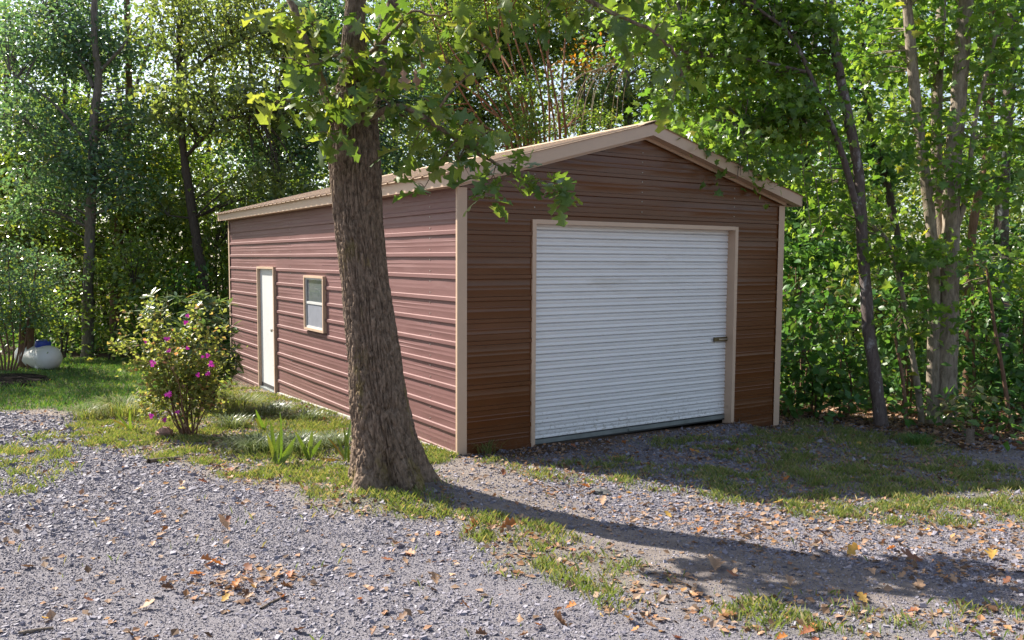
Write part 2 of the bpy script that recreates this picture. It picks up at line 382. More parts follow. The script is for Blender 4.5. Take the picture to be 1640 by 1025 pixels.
# ground: vertex masks g_grav (gravel), g_grass (turf), g_lit (leaf mould) over bare soil
m, n, l, b = new_mat('ground_soil'); M['ground'] = m
v = obj_vec(n, l)
def att(nm):
    a = n.new('ShaderNodeAttribute'); a.attribute_name = nm; return a.outputs['Fac']
t1 = noise(n, l, 7, 8, .72, v); t2 = noise(n, l, 75, 6, .75, v); t3 = noise(n, l, 1.1, 4, .6, v)
soil = ramp(n, [(.3, (.11, .085, .068)), (.55, (.23, .190, .160)), (.75, (.34, .290, .255))]); l.new(t1.outputs[0], soil.inputs[0])
grav = ramp(n, [(.32, (.09, .084, .094)), (.5, (.20, .187, .205)), (.68, (.295, .275, .295))]); l.new(t2.outputs[0], grav.inputs[0])
turf = ramp(n, [(.3, (.05, .07, .024)), (.7, (.12, .125, .05))]); l.new(t2.outputs[0], turf.inputs[0])
lit = ramp(n, [(.3, (.035, .022, .014)), (.6, (.10, .06, .035)), (.75, (.19, .11, .06))]); l.new(t2.outputs[0], lit.inputs[0])
c = mix_col(n, l, att('g_grav'), soil.outputs[0], grav.outputs[0])
c = mix_col(n, l, att('g_grass'), c, turf.outputs[0]); c = mix_col(n, l, att('g_lit'), c, lit.outputs[0])
l.new(c, b.inputs['Base Color']); b.inputs['Roughness'].default_value = .95; b.inputs['Specular IOR Level'].default_value = .2
bump(n, l, t2.outputs[0], .8, .02, b)

# ------------------------------------------------------------------ ground, drive, lawn
def in_poly(x, y, poly):
    ins = np.zeros(x.shape, bool); n_ = len(poly)
    for i in range(n_):
        x0, y0 = poly[i]; x1, y1 = poly[(i + 1) % n_]
        c_ = (y0 > y) != (y1 > y)
        xs = (x1 - x0) * (y - y0) / ((y1 - y0) if y1 != y0 else 1e-9) + x0
        ins ^= c_ & (x < xs)
    return ins
def gpoly(pix): return [tuple(ong(*p)[:2]) for p in pix]
STEP = .08
GXS = np.arange(-9.0, 11.0, STEP); GYS = np.arange(-9.0, 17.0, STEP)
XX, YY = np.meshgrid(GXS, GYS)                       # [iy, ix]
wx = XX + (fbm(XX / .7, YY / .7, 21) - .5) * .75; wy = YY + (fbm(XX / .7, YY / .7, 31) - .5) * .75
def mask(polys):
    m_ = np.zeros(XX.shape, bool)
    for p_ in polys: m_ |= in_poly(wx, wy, p_)
    return m_.astype(float)
def blur(a, n_):
    for _ in range(n_):
        p_ = np.pad(a, 1, mode='edge')
        a = (p_[1:-1, :-2] + p_[1:-1, 2:] + p_[:-2, 1:-1] + p_[2:, 1:-1] + p_[1:-1, 1:-1] * 2) / 6
    return a
BORDER = gpoly([(150, 672), (255, 742), (375, 775), (520, 822), (640, 846), (790, 872), (1000, 935), (1240, 1012), (1330, 1060)])
gravel_main = [(-9, 5.6)] + gpoly([(0, 662)]) + BORDER + [(1.0, -9), (-9, -9)]
gravel_right = gpoly([(800, 742), (1000, 715), (1165, 684), (1240, 700), (1200, 760), (1260, 800), (1640, 830), (1780, 850), (1780, 1000), (1500, 940), (1200, 890), (940, 810)])
gravel_low = gpoly([(1180, 985), (1640, 950), (1900, 950), (1900, 1200), (1330, 1100)])
lawn = [(-9, 5.2), (-9, 16.5)] + [tuple(gpt(p_, 20.5)[:2]) for p_ in (-100, 0, 100, 200, 330, 420)] + gpoly([(372, 612), (330, 640), (245, 645), (215, 668), (150, 668), (60, 656), (0, 662)])
weeds = gpoly([(95, 690), (215, 655), (245, 630), (372, 608), (440, 634), (560, 668), (720, 722), (690, 750), (720, 790), (800, 820), (960, 870), (1100, 915), (1060, 940), (900, 900), (740, 850), (600, 832), (520, 812), (380, 768), (250, 735)])
weeds2 = gpoly([(-60, 705), (120, 690), (150, 760), (70, 795), (-60, 785)])
green_r = gpoly([(1010, 712), (1240, 692), (1300, 672), (1470, 700), (1560, 740), (1700, 765), (1700, 815), (1500, 812), (1330, 805), (1250, 790), (1210, 745)])
green_s = gpoly([(740, 735), (1000, 740), (1280, 780), (1640, 800), (1640, 850), (1400, 830), (1200, 815), (900, 775)])
lit_strip = gpoly([(1225, 800), (1400, 790), (1700, 775), (1700, 850), (1450, 838), (1260, 822)])
low_r = gpoly([(1080, 930), (1400, 965), (1640, 985), (1640, 1040), (1250, 1030)])
strip2 = gpoly([(700, 835), (960, 872), (1200, 945), (1420, 1030), (1200, 1040), (960, 955), (760, 880)])
m_grav = np.maximum.reduce([mask([gravel_main]), .8 * mask([gravel_right, gravel_low]), .26 * mask([weeds, weeds2, strip2]) + .5 * mask([green_s]) + .1, .8 * mask([low_r]), .3 * (YY < 0)])
d_lawn = mask([lawn])
d_weed = np.maximum.reduce([1.7 * mask([weeds]), .6 * mask([weeds2]), .85 * mask([green_r]), .7 * mask([green_s]), 1.9 * mask([lit_strip]), .5 * mask([low_r]), .8 * mask([strip2])])
d_weed = d_weed * np.clip((fbm(XX / .35, YY / .35, 41, 4) - .37) * 4.5, .08, 1.2)
open_area = np.maximum.reduce([mask([gravel_main]), d_lawn, mask([weeds, weeds2, green_r, green_s, low_r, strip2, gravel_right, gravel_low])])
open_area = np.maximum(open_area, ((YY < -2.5) & (XX < 6)).astype(float)); open_area = np.maximum(open_area, ((YY < 7) & (XX < 0)).astype(float)); m_grav = m_grav * (1 - d_lawn)
m_lit = blur(1 - open_area, 10)
m_lit = np.clip(m_lit * 1.2 - .1, 0, 1)
m_gr = np.clip(blur(np.maximum(d_lawn, d_weed * .45), 3), 0, 1)
m_gv = np.clip(blur(m_grav, 4), 0, 1)
def look(a, x, y):
    ix = np.clip(((x - GXS[0]) / STEP + .5).astype(int), 0, len(GXS) - 1); iy = np.clip(((y - GYS[0]) / STEP + .5).astype(int), 0, len(GYS) - 1)
    return a[iy, ix]
ZZ = gz(XX, YY)
ZZ[0, :] = GX * XX[0] + GY * YY[0]; ZZ[-1, :] = GX * XX[-1] + GY * YY[-1]; ZZ[:, 0] = GX * XX[:, 0] + GY * YY[:, 0]; ZZ[:, -1] = GX * XX[:, -1] + GY * YY[:, -1]
NX, NY = len(GXS), len(GYS)
gv = np.stack([XX, YY, ZZ], -1).reshape(-1, 3)
ii = np.arange(NY - 1)[:, None] * NX + np.arange(NX - 1)[None]
quads = np.stack([ii, ii + 1, ii + 1 + NX, ii + NX], -1).reshape(-1, 4)
drive_face = (m_grav > .85)[:-1, :-1].ravel() & (in_poly(XX, YY, gravel_main) | (blur(mask([gravel_main]), 2) > .5))[:-1, :-1].ravel()
lawn_face = (d_lawn > .5)[:-1, :-1].ravel() & ~drive_face
def sheet(name, faces, extra=None):
    used, inv = np.unique(faces, return_inverse=True)
    V = gv[used]; Fq = inv.reshape(-1, 4); n0 = len(V); A = [m_gv.ravel()[used], m_gr.ravel()[used], m_lit.ravel()[used]]
    if extra is not None:
        V = np.vstack([V, extra[0]]); Fq = np.vstack([Fq, extra[1] + n0]); k_ = len(extra[0])
        A = [np.concatenate([A[0], np.zeros(k_)]), np.concatenate([A[1], np.zeros(k_)]), np.concatenate([A[2], np.ones(k_)])]
    me = np_mesh(name, V, Fq, M['ground'], True)
    for nm, a_ in zip(('g_grav', 'g_grass', 'g_lit'), A):
        at = me.attributes.new(nm, 'FLOAT', 'POINT'); at.data.foreach_set('value', a_.astype(np.float32))
    return tag(link(name, me), kind='structure')
# far ground: coarse ring out to the horizon
bx0, bx1, by0, by1 = GXS[0], GXS[-1], GYS[0], GYS[-1]
R_ = 900
rx = np.array([-R_, -200, -60, bx0, bx1, 60, 200, R_]); ry = np.array([-R_, -200, -60, by0, by1, 60, 200, R_])
RX, RY = np.meshgrid(rx, ry); dist_ = np.hypot(RX, RY); 
RZ = np.where(dist_ < 80, GX * RX + GY * RY, (GX * RX + GY * RY) * 80 / np.maximum(dist_, 1))
rv = np.stack([RX, RY, RZ], -1).reshape(-1, 3)
rq = [(j * 8 + i, j * 8 + i + 1, j * 8 + i + 9, j * 8 + i + 8) for j in range(7) for i in range(7) if not (i == 3 and j == 3)]
sheet('ground', quads[~drive_face & ~lawn_face], (rv, np.array(rq)))
sheet('gravel_drive', quads[drive_face])
sheet('lawn', quads[lawn_face])

def sample(n_, box, dens, rng, keep_house=True):
    """n_ tries in box, thinned by dens(x,y) in 0..1"""
    x = rng.uniform(box[0], box[1], n_); y = rng.uniform(box[2], box[3], n_)
    k_ = rng.uniform(0, 1, n_) < dens(x, y)
    if keep_house: k_ &= ~((x > -.03) & (x < 4.93) & (y > -.03) & (y < 9.2))
    k_ &= np.hypot(x - OAK[0], y - OAK[1]) > .36
    return x[k_], y[k_]
def camdist(x, y): return np.hypot(x - CAM[0], y - CAM[1])
def infov(x, y, mpx=520):
    d = np.stack([x, y, GX * x + GY * y], -1) - CAM
    dep = d @ FV; u_ = 820 + F_PX * (d @ RV) / np.maximum(dep, .1); v_ = 512.5 - F_PX * (d @ UV) / np.maximum(dep, .1)
    return (dep > 1) & (u_ > -mpx - 200) & (u_ < 1640 + mpx + 200) & (v_ < 1025 + 260)

# ------------------------------------------------------------------ garage
W_, L_, Z0_, PIT = 4.90, 9.14, 2.52, .2286
SLOPE = .270; EAVE = 2.752
garage = empty('garage', (0, 0, 0), 'brown metal garage with tan trim and a white roll-up door', 'garage')
PROF = [(-.032, 0), (-.026, 0), (-.0185, .018), (.0185, .018), (.026, 0), (.083, 0), (.0895, .0018), (.0965, .0018), (.103, 0), (.128, 0), (.1345, .0018), (.1415, .0018), (.148, 0), (.1966, 0)]
def clip_prof(zc, za, zb):
    out = []
    P = [(zc + a_, b_) for a_, b_ in PROF]
    for (z0, o0), (z1, o1) in zip(P[:-1], P[1:]):
        if z1 <= za or z0 >= zb: continue
        a_, b_ = max(z0, za), min(z1, zb); f = lambda z: o0 + (o1 - o0) * (z - z0) / (z1 - z0)
        if not out: out.append((a_, f(a_)))
        out.append((b_, f(b_)))
    return out
srng = np.random.default_rng(5)
def siding(zc, za, zb, s0, s1, axis, plane, sgn, name='siding_panel', mat='siding'):
    """one course of ribbed sheet between s0(z)..s1(z)"""
    pr = clip_prof(zc, za, zb)
    if len(pr) < 2 or pr[-1][0] - pr[0][0] < .008: return
    f0 = s0 if callable(s0) else (lambda z: s0); f1 = s1 if callable(s1) else (lambda z: s1)
    span = max(f1(z) - f0(z) for z, _ in pr)
    if span < .02: return
    nseg = max(1, int(span / .42)); V = []
    jit = srng.normal(0, .0011, (nseg + 1,))
    base = srng.uniform(0, .0012)
    for z, o_ in pr:
        a_, b_ = f0(z), max(f1(z), f0(z) + .001)
        for k in range(nseg + 1):
            s_ = a_ + (b_ - a_) * k / nseg
            off = o_ + base + (jit[k] + srng.normal(0, .0005) if o_ < .001 and 0 < k < nseg else 0)
            p_ = plane + sgn * off
            V.append((p_, s_, z) if axis == 'y' else (s_, p_, z))
    n_ = nseg + 1
    Fq = np.array([(j * n_ + k, j * n_ + k + 1, (j + 1) * n_ + k + 1, (j + 1) * n_ + k) for j in range(len(pr) - 1) for k in range(nseg)])
    if (axis == 'y') == (sgn < 0): Fq = Fq[:, ::-1]
    link(name, np_mesh(name, np.array(V), Fq, M['siding_sunlit' if axis == 'y' and sgn < 0 else 'siding'], True, None, 16), garage)
DOORY = (6.163, 7.135, -.60, 1.876); WINY = (3.826, 4.654, .971, 1.768); ROLL = (.905, 4.035, -.60, 2.445)
top = EAVE + SLOPE * W_ / 2
for i in range(-4, 14):
    zc = Z0_ - PIT * i; lo, hi = zc - .032, zc + .1966
    # left side wall (runs along y)
    if lo < EAVE - .01:
        h2 = min(hi, EAVE)
        cuts = sorted([o_ for o_ in (DOORY, WINY) if o_[3] > lo and o_[2] < h2])
        s_ = .012
        for o_ in cuts:
            pass
        cuts = sorted(cuts, key=lambda o_: o_[0]); s_ = .012
        for o_ in cuts:
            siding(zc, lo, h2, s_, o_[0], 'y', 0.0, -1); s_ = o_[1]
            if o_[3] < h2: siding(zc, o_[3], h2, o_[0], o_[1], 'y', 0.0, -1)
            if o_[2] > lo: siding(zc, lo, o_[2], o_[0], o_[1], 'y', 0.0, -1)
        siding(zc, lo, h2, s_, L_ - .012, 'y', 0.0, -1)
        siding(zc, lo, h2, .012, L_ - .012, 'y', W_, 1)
    # gable walls (run along x)
    g0 = lambda z: max(.012, (z - EAVE) / SLOPE); g1 = lambda z: min(W_ - .012, W_ - (z - EAVE) / SLOPE)
    if lo < top:
        h2 = min(hi, top)
        if lo < ROLL[3]:
            siding(zc, lo, min(h2, ROLL[3]), .012, ROLL[0], 'x', 0.0, -1); siding(zc, lo, min(h2, ROLL[3]), ROLL[1], W_ - .012, 'x', 0.0, -1)
            if h2 > ROLL[3]: siding(zc, ROLL[3], h2, g0, g1, 'x', 0.0, -1)
        else: siding(zc, lo, h2, g0, g1, 'x', 0.0, -1)
        siding(zc, lo, h2, g0, g1, 'x', L_, 1)
# corner trims: L-shaped, proud of the ribs
def corner(xs, ys, sx, sy, wf, ws):
    p = .021; zt, zb = EAVE - .012, -.75
    x0 = xs + sx * p; y0 = ys + sy * p
    prof = [(x0, y0), (xs - sx * wf, y0), (xs - sx * wf, y0 - sy * .006), (x0 - sx * .006, y0 - sy * .006), (x0 - sx * .006, ys - sy * ws), (x0, ys - sy * ws)]
    n_ = len(prof); mb = MB()
    mb.poly([(a, b_, zb) for a, b_ in prof] + [(a, b_, zt) for a, b_ in prof],
            [(k, (k + 1) % n_, n_ + (k + 1) % n_, n_ + k) for k in range(n_)] + [tuple(range(n_))[::-1], tuple(range(n_, 2 * n_))])
    mb.build('corner_trim', M['trim'], garage)
corner(0, 0, -1, -1, .092, .012); corner(W_, 0, 1, -1, .088, .06); corner(0, L_, -1, 1, .10, .05); corner(W_, L_, 1, 1, .1, .1)
# base rail following the slope of the ground
zb = lambda y: GY * y - .01
MB().poly([(-.030, .04, zb(.04)), (-.030, 6.14, zb(6.14)), (-.030, 6.14, zb(6.14) + .035), (-.030, .04, zb(.04) + .035),
           (.01, .04, zb(.04)), (.01, 6.14, zb(6.14)), (.01, 6.14, zb(6.14) + .045), (.01, .04, zb(.04) + .045)],
          [(0, 1, 2, 3)[::-1], (3, 2, 6, 7)[::-1], (0, 4, 5, 1), (0, 3, 7, 4), (1, 5, 6, 2)]).build('base_rail', M['concrete'], garage)
# eaves, rakes, soffits
OVY, OVX = .17, .172
zf0, zf1 = 2.735, 2.868
for sx in (0, 1):
    X = (lambda x: x) if sx == 0 else (lambda x: W_ - x)
    a_, b_ = sorted((X(-OVX), X(-OVX + .012)))
    MB().box(a_, b_, -OVY - .003, L_ + OVY + .003, zf0, zf1).build('eave_fascia', M['trim'], garage)
    a_, b_ = sorted((X(-OVX + .0125), X(-.001)))
    MB().box(a_, b_, -.02, L_ + .02, zf0 + .004, zf0 + .014).build('soffit', M['trim'], garage)
for fr in (0, 1):
    Yf = (lambda y: y) if fr == 0 else (lambda y: L_ - y)
    for sx in (0, 1):
        X = (lambda x: x) if sx == 0 else (lambda x: W_ - x)
        xe, xm = -OVX + .0002, W_ / 2 - (0 if sx == 0 else .0002)
        dz = SLOPE * (xm - xe)
        def slab(x0, x1, zlo, zhi, y0, y1, nm):
            """sloping strip: zlo/zhi are heights at x = xe"""
            f = lambda x: SLOPE * (x - xe)
            P = [(X(x0), Yf(y), zlo + f(x0)) for y in (y0, y1)] + [(X(x1), Yf(y), zlo + f(x1)) for y in (y0, y1)] + \
                [(X(x0), Yf(y), zhi + f(x0)) for y in (y0, y1)] + [(X(x1), Yf(y), zhi + f(x1)) for y in (y0, y1)]
            MB().poly(P, [(0, 2, 6, 4), (1, 5, 7, 3), (0, 1, 3, 2), (4, 6, 7, 5), (0, 4, 5, 1), (2, 3, 7, 6)]).build(nm, M['trim'], garage)
        slab(xe, xm, zf0 - .002, zf1, -OVY, -OVY + .012, 'rake_fascia')
        slab(xe + .02, xm, zf0 + .002, zf0 + .014, -OVY + .0125, -.045, 'rake_soffit')
        slab(-.02, xm, zf0 - .035, zf0 + .0015, -.0445, -.0225, 'gable_trim')
# roof sheets with ribs running up the slope; each 0.914 m sheet is a part
zr = lambda x: zf1 + .004 + SLOPE * (x + OVX)
nY = 11; y_a, y_b = -OVY - .018, L_ + OVY + .018; wY = (y_b - y_a) / nY
for sx in (0, 1):
    X = (lambda x: x) if sx == 0 else (lambda x: W_ - x)
    for k in range(nY):
        prof = []
        for q in range(4):
            yc = y_a + k * wY + (q + .5) * wY / 4
            prof += [(yc - wY / 8 + .001, 0), (yc - .03, 0), (yc - .016, .019), (yc + .016, .019), (yc + .03, 0)]
        prof.append((y_a + (k + 1) * wY - .001, 0))
        V = []
        xs_ = np.linspace(-.225, W_ / 2 - .0005, 5)
        for x in xs_:
            V += [(X(x), y, zr(x) + o_ + .0004 * (k % 2)) for y, o_ in prof]
        for x in (xs_[0], xs_[-1]): V += [(X(x), y, zr(x) + o_ - .006) for y, o_ in prof]
        n_ = len(prof)
        Fq = [(j * n_ + i, j * n_ + i + 1, (j + 1) * n_ + i + 1, (j + 1) * n_ + i) for j in range(4) for i in range(n_ - 1)]
        Fq += [(i, 5 * n_ + i, 5 * n_ + i + 1, i + 1) for i in range(n_ - 1)] + [(5 * n_ + i, 6 * n_ + i, 6 * n_ + i + 1, 5 * n_ + i + 1) for i in range(n_ - 1)]
        link('roof_panel', np_mesh('roof_panel', np.array(V), np.array(Fq), M['roof']), garage)
zt = zr(W_ / 2) + .022
MB().prism([(W_ / 2 - .17, zt - .17 * SLOPE - .014), (W_ / 2 - .17, zt - .17 * SLOPE - .004), (W_ / 2, zt + .006), (W_ / 2 + .17, zt - .17 * SLOPE - .004), (W_ / 2 + .17, zt - .17 * SLOPE - .014), (W_ / 2, zt - .002)],
           'y', y_a - .012, y_b + .012).build('ridge_cap', M['roof'], garage)
# roll-up door: recessed curtain of pressed slats, frame trims, bottom bar, latch
roll = MB().box(.99, 4.0, .135, .150, -.03, 2.43).build('roll_up_door', M['dark'], garage)
tag(roll, 'white roll-up door of pressed steel slats')
NS = 28; zb0, zt0 = .028, 2.425; hs = (zt0 - zb0) / NS
sp = [(0, .026), (.06, .010), (.13, .001), (.36, 0), (.44, .005), (.50, .007), (.56, .005), (.64, 0), (.87, .001), (.94, .010), (1, .026)]
xs_ = np.linspace(.955, 4.012, 9)
slat_prof = [(q * (hs - .001), o_) for q, o_ in sp]
for k in range(NS):
    V = []
    for x in xs_:
        wv = .0016 * math.sin(x * 3.1 + k * .9) + srng.normal(0, .0006)
        V += [(x, .098 + o_ + wv, zb0 + k * hs + z) for z, o_ in slat_prof]
    n_ = len(sp)
    Fq = np.array([(j * n_ + i, (j + 1) * n_ + i, (j + 1) * n_ + i + 1, j * n_ + i + 1) for j in range(8) for i in range(n_ - 1)])
    link('slat', np_mesh('slat', np.array(V), Fq, M['white_door'], True, None, 40), roll)
MB().box(.955, 4.012, .088, .118, -.022, .024).build('bottom_bar', M['bar'], roll)
MB().box(.955, 4.012, .092, .114, -.040, -.0225).build('weather_seal', M['rubber'], roll)
MB().box(2.36, 2.52, .070, .0875, -.012, .000).box(2.36, 2.375, .0701, .0876, .0005, .012).build('lift_handle', M['bar'], roll)
MB().box(3.765, 4.00, .074, .0955, .985, 1.040).box(3.75, 3.80, .066, .0735, .993, 1.032).build('slide_latch', M['brass'], roll)
MB().box(3.83, 4.03, .060, .0735, 1.004, 1.020).build('latch_bolt', M['steel'], roll)
def jamb(x0, x1, xr0, xr1, nm='door_trim'):
    MB().box(x0, x1, -.024, -.002, -.45, 2.445).box(xr0, xr1, -.0019, .13, -.45, 2.40).build(nm, M['trim'], garage)
jamb(.895, .945, .900, .9445); jamb(3.993, 4.045, 3.9935, 4.03)
MB().box(.9455, 3.9925, -.022, -.002, 2.400, 2.447).box(.9455, 3.9925, -.0019, .10, 2.402, 2.43).build('door_header', M['trim'], garage)
# walk-in door
wd = MB().box(.004, .035, 6.200, 7.098, -.195, 1.838).build('walk_in_door', M['leaf_door'], garage)
tag(wd, 'plain off-white walk-in door in the side wall')
MB().box(-.050, .034, 6.162, 6.197, -.52, 1.878).build('door_frame', M['trim'], wd)
MB().box(-.050, .034, 7.101, 7.136, -.52, 1.878).build('door_frame', M['trim'], wd)
MB().box(-.050, .034, 6.1975, 7.1005, 1.842, 1.877).build('door_frame', M['trim'], wd)
MB().box(-.045, .034, 6.1975, 7.1005, -.245, -.200).build('threshold', M['bar'], wd)
MB().box(.0005, .0035, 6.21, 7.09, -.188, -.13).build('door_sweep', M['rubber'], wd)
kx = MB().lathe([(.028, 0.003), (.028, -.006), (.011, -.008), (.011, -.036), (.026, -.042), (.031, -.055), (.026, -.068), (.004, -.073)], (0, 6.275, .83), 14, 'x')
kx.build('door_knob', M['steel'], wd, 40)
# window
win = MB().box(-.002, .008, 3.86, 4.62, 1.005, 1.735).build('window', M['dark'], garage)
tag(win, 'small two-sash window with tan frame and white rails')
for b_ in ((3.824, 3.858, .969, 1.770), (4.622, 4.656, .969, 1.770), (3.8585, 4.6215, 1.737, 1.770), (3.8585, 4.6215, .969, 1.003)):
    MB().box(-.052, .01, *b_).build('window_frame', M['trim'], win)
for b_ in ((3.8595, 3.885, 1.004, 1.736), (4.595, 4.6205, 1.004, 1.736), (3.8855, 4.5945, 1.71, 1.736), (3.8855, 4.5945, 1.355, 1.39), (3.8855, 4.5945, 1.004, 1.032)):
    MB().box(-.030, -.004, *b_).build('sash_rail', M['vinyl'], win)
MB().box(-.014, -.009, 3.886, 4.594, 1.391, 1.709).build('pane', M['glass'], win)
MB().box(-.020, -.015, 3.886, 4.594, 1.033, 1.354).build('pane', M['screen'], win)
# screw heads, too small to pick apart singly
mb = MB()
def screw(x, y, z, ax):
    mb.lathe([(.0075, 0), (.0075, -.004), (.003, -.006)], (x, y, z), 6, ax)
for i in range(-3, 12):
    zc = Z0_ - PIT * i
    for dz in (.055, .175):
        z = zc + dz
        for x in (.93, 2.44, 3.98):
            if (z > 2.47 or False) and z < EAVE + SLOPE * min(x, W_ - x) - .06: screw(x, -.001, z, 'y')
        if i >= 0 and z < 2.7:
            for y in (.62, 1.9, 3.1, 5.4, 7.6, 8.8):
                if z > -.2: screw(-.001, y, z, 'x')
mb.build('screw_heads', M['steel'], garage, kind='stuff')

# ------------------------------------------------------------------ the foreground oak
orng = np.random.default_rng(11)
oak = empty('oak_tree', (OAK[0], OAK[1], float(gz(OAK[0], OAK[1]))), 'large oak with furrowed grey bark standing before the corner of the brown garage', 'tree')
OB = np.array(oak.location)
OD = 6.98
outline = [(800, 556, 706), (782, 559, 698), (765, 561, 690), (740, 563, 680), (700, 565, 667), (650, 562, 655), (600, 560, 645), (550, 556, 638), (500, 552, 630), (450, 548, 622), (400, 542, 617),
           (350, 535, 612), (300, 530, 610), (250, 526, 608), (205, 525, 606), (170, 531, 604), (130, 541, 598), (95, 546, 590), (50, 549, 584), (0, 554, 586), (-60, 565, 592), (-140, 585, 606), (-240, 600, 616)]
cp = np.array([pt((a + b_) / 2, y, OD) for y, a, b_ in outline]); cr = np.array([(b_ - a) / 2 * OD / F_PX for y, a, b_ in outline])
cp[0, 2] = gz(OAK[0], OAK[1]) - .12
tt = np.linspace(0, 1, len(cp)); ts = np.linspace(0, 1, 440) ** 1.0
path = np.stack([np.interp(ts, tt, cp[:, k]) for k in range(3)], 1); rads = np.interp(ts, tt, cr)
for _ in range(12):
    path[1:-1] = (path[:-2] + path[1:-1] * 2 + path[2:]) / 4; rads[1:-1] = (rads[:-2] + rads[1:-1] * 2 + rads[2:]) / 4
NA = 260
th = np.arange(NA) * 2 * np.pi / NA
hgt = np.concatenate([[0], np.cumsum(np.linalg.norm(np.diff(path, axis=0), axis=1))])
TH, HH = np.meshgrid(th, hgt)
# furrowed bark: elongated cells round the stem, periodic in angle
uu = TH * .25 / .020 + (fbm(TH * 2.2, HH * 1.6, 61) - .5) * 3.4; vv = HH / .105 + (fbm(TH * 4, HH * 3, 63) - .5) * 2.0
plate = lambda a, b_, sd: np.clip(np.abs(2 * vnoise(a, b_, sd) - 1) * 2.6, 0, 1) ** .55
ridge = .62 * plate(uu, vv * .62, 71) + .38 * plate(uu * 1.9, vv * 1.7, 73)
scale_ = np.clip(rads / .22, .35, 1.2)[:, None]
disp = (ridge - .88) * .054 * scale_ + (fbm(TH * 3, HH * 2.5, 81) - .5) * .03 * scale_ + (vnoise(TH * 40, HH * 45, 91) - .5) * .006 * scale_
flare = np.clip(1 - (HH - .12) / .55, 0, 1) ** 2
disp = disp + flare * (.10 * np.cos(TH * 5 + .6) + .05 * np.cos(TH * 3 + 2.1) - .02) 
RR = rads[:, None] + disp
A_ = np.array([1.0, 0, 0]); B_ = np.array([0, 1.0, 0])
TV = path[:, None, :] + RR[..., None] * (np.cos(TH)[..., None] * A_ + np.sin(TH)[..., None] * B_)
i_ = np.arange(len(path) - 1)[:, None] * NA; k_ = np.arange(NA)[None]; k2 = (k_ + 1) % NA
TQ = np.stack([i_ + k_, i_ + k2, i_ + NA + k2, i_ + NA + k_], -1).reshape(-1, 4)
link('trunk', np_mesh('trunk', TV.reshape(-1, 3) - OB, TQ, M['oak_bark'], True), oak)
# limbs: (points px, py, depth), radii
limbs = [
    ([(560, 205, 6.95), (530, 170, 6.9), (508, 115, 6.85), (490, 70, 6.8), (468, 10, 6.8), (440, -80, 6.9), (400, -220, 7.2)], .050, .020),
    ([(590, 165, 7.0), (606, 120, 7.05), (612, 60, 7.1), (640, -20, 7.2), (700, -140, 7.4), (760, -300, 7.6)], .075, .035),
    ([(588, 190, 6.8), (640, 170, 6.6), (690, 195, 6.5), (750, 235, 6.5), (805, 270, 6.5), (850, 300, 6.5)], .030, .006),
    ([(572, 140, 6.85), (560, 95, 6.6), (530, 90, 6.5), (500, 105, 6.4), (470, 100, 6.3)], .020, .005),
    ([(560, 200, 6.8), (520, 190, 6.6), (480, 165, 6.5), (440, 160, 6.4)], .018, .004),
    ([(640, -20, 7.2), (740, -60, 6.8), (860, -40, 6.4), (960, 10, 6.2), (1060, 60, 6.1), (1090, 120, 6.1)], .035, .006),
    ([(690, 195, 6.5), (720, 150, 6.4), (760, 110, 6.4), (800, 60, 6.4)], .012, .004),
    ([(575, 100, 6.9), (620, 60, 6.6), (660, 20, 6.5), (700, 25, 6.4), (740, 10, 6.4)], .018, .005),
    ([(600, -140, 7.0), (540, -260, 7.3), (470, -420, 7.8), (420, -600, 8.2)], .09, .03),
    ([(606, -200, 7.0), (680, -330, 6.6), (760, -500, 6.3), (800, -640, 6.2)], .09, .03),
    ([(610, -240, 7.0), (640, -420, 7.5), (660, -640, 8.0)], .08, .03),
]
lg = Geo(); limb_paths = []
for P, r0, r1 in limbs:
    sp_ = smooth_path([pt(*p) for p in P], 7); sp_ = sp_ + orng.normal(0, .008, sp_.shape) * np.linspace(0, 1, len(sp_))[:, None]
    limb_paths.append(sp_); lg.tube(sp_, np.linspace(r0, r1, len(sp_)), 8)
# leaf sprays in view: (px, py, spread px, leaves, depth)
sprays = [(470, 95, 34, 15, 6.35), (450, 20, 30, 12, 6.4), (500, 40, 30, 14, 6.5), (445, 165, 24, 8, 6.35), (500, 165, 36, 18, 6.5), (545, 150, 34, 18, 6.5), (535, 215, 26, 10, 6.5), (560, 100, 32, 14, 6.6),
          (600, 110, 32, 16, 6.7), (610, 160, 30, 12, 6.6), (640, 90, 34, 16, 6.6), (660, 30, 34, 14, 6.5), (625, 30, 30, 12, 6.7), (560, 30, 24, 6, 6.6), (640, 185, 28, 10, 6.55), (690, 165, 34, 13, 6.45), (700, 215, 34, 13, 6.5),
          (655, 245, 24, 6, 6.55), (735, 255, 34, 14, 6.5), (775, 215, 30, 10, 6.4), (790, 280, 28, 10, 6.5), (830, 265, 26, 9, 6.45), (870, 290, 28, 12, 6.45), (895, 310, 20, 8, 6.45), (785, 320, 16, 6, 6.5), (745, 60, 36, 13, 6.4),
          (800, 30, 36, 11, 6.4), (870, 20, 36, 10, 6.3), (940, 25, 36, 10, 6.2), (1000, 40, 34, 8, 6.15), (1060, 40, 30, 7, 6.1), (1090, 120, 24, 6, 6.1), (720, 100, 30, 10, 6.4), (1075, 170, 16, 3, 6.1), (680, 300, 14, 3, 6.5)]
LP, LS, LT = [], [], []
allp = np.vstack(limb_paths)
def twig(a, b_, r_=.004, sag=.03):
    m_ = (a + b_) / 2 + np.array([0, 0, sag]); lg.tube(smooth_path([a, m_, b_], 4), np.linspace(r_ * 1.6, r_ * .6, 9), 5)
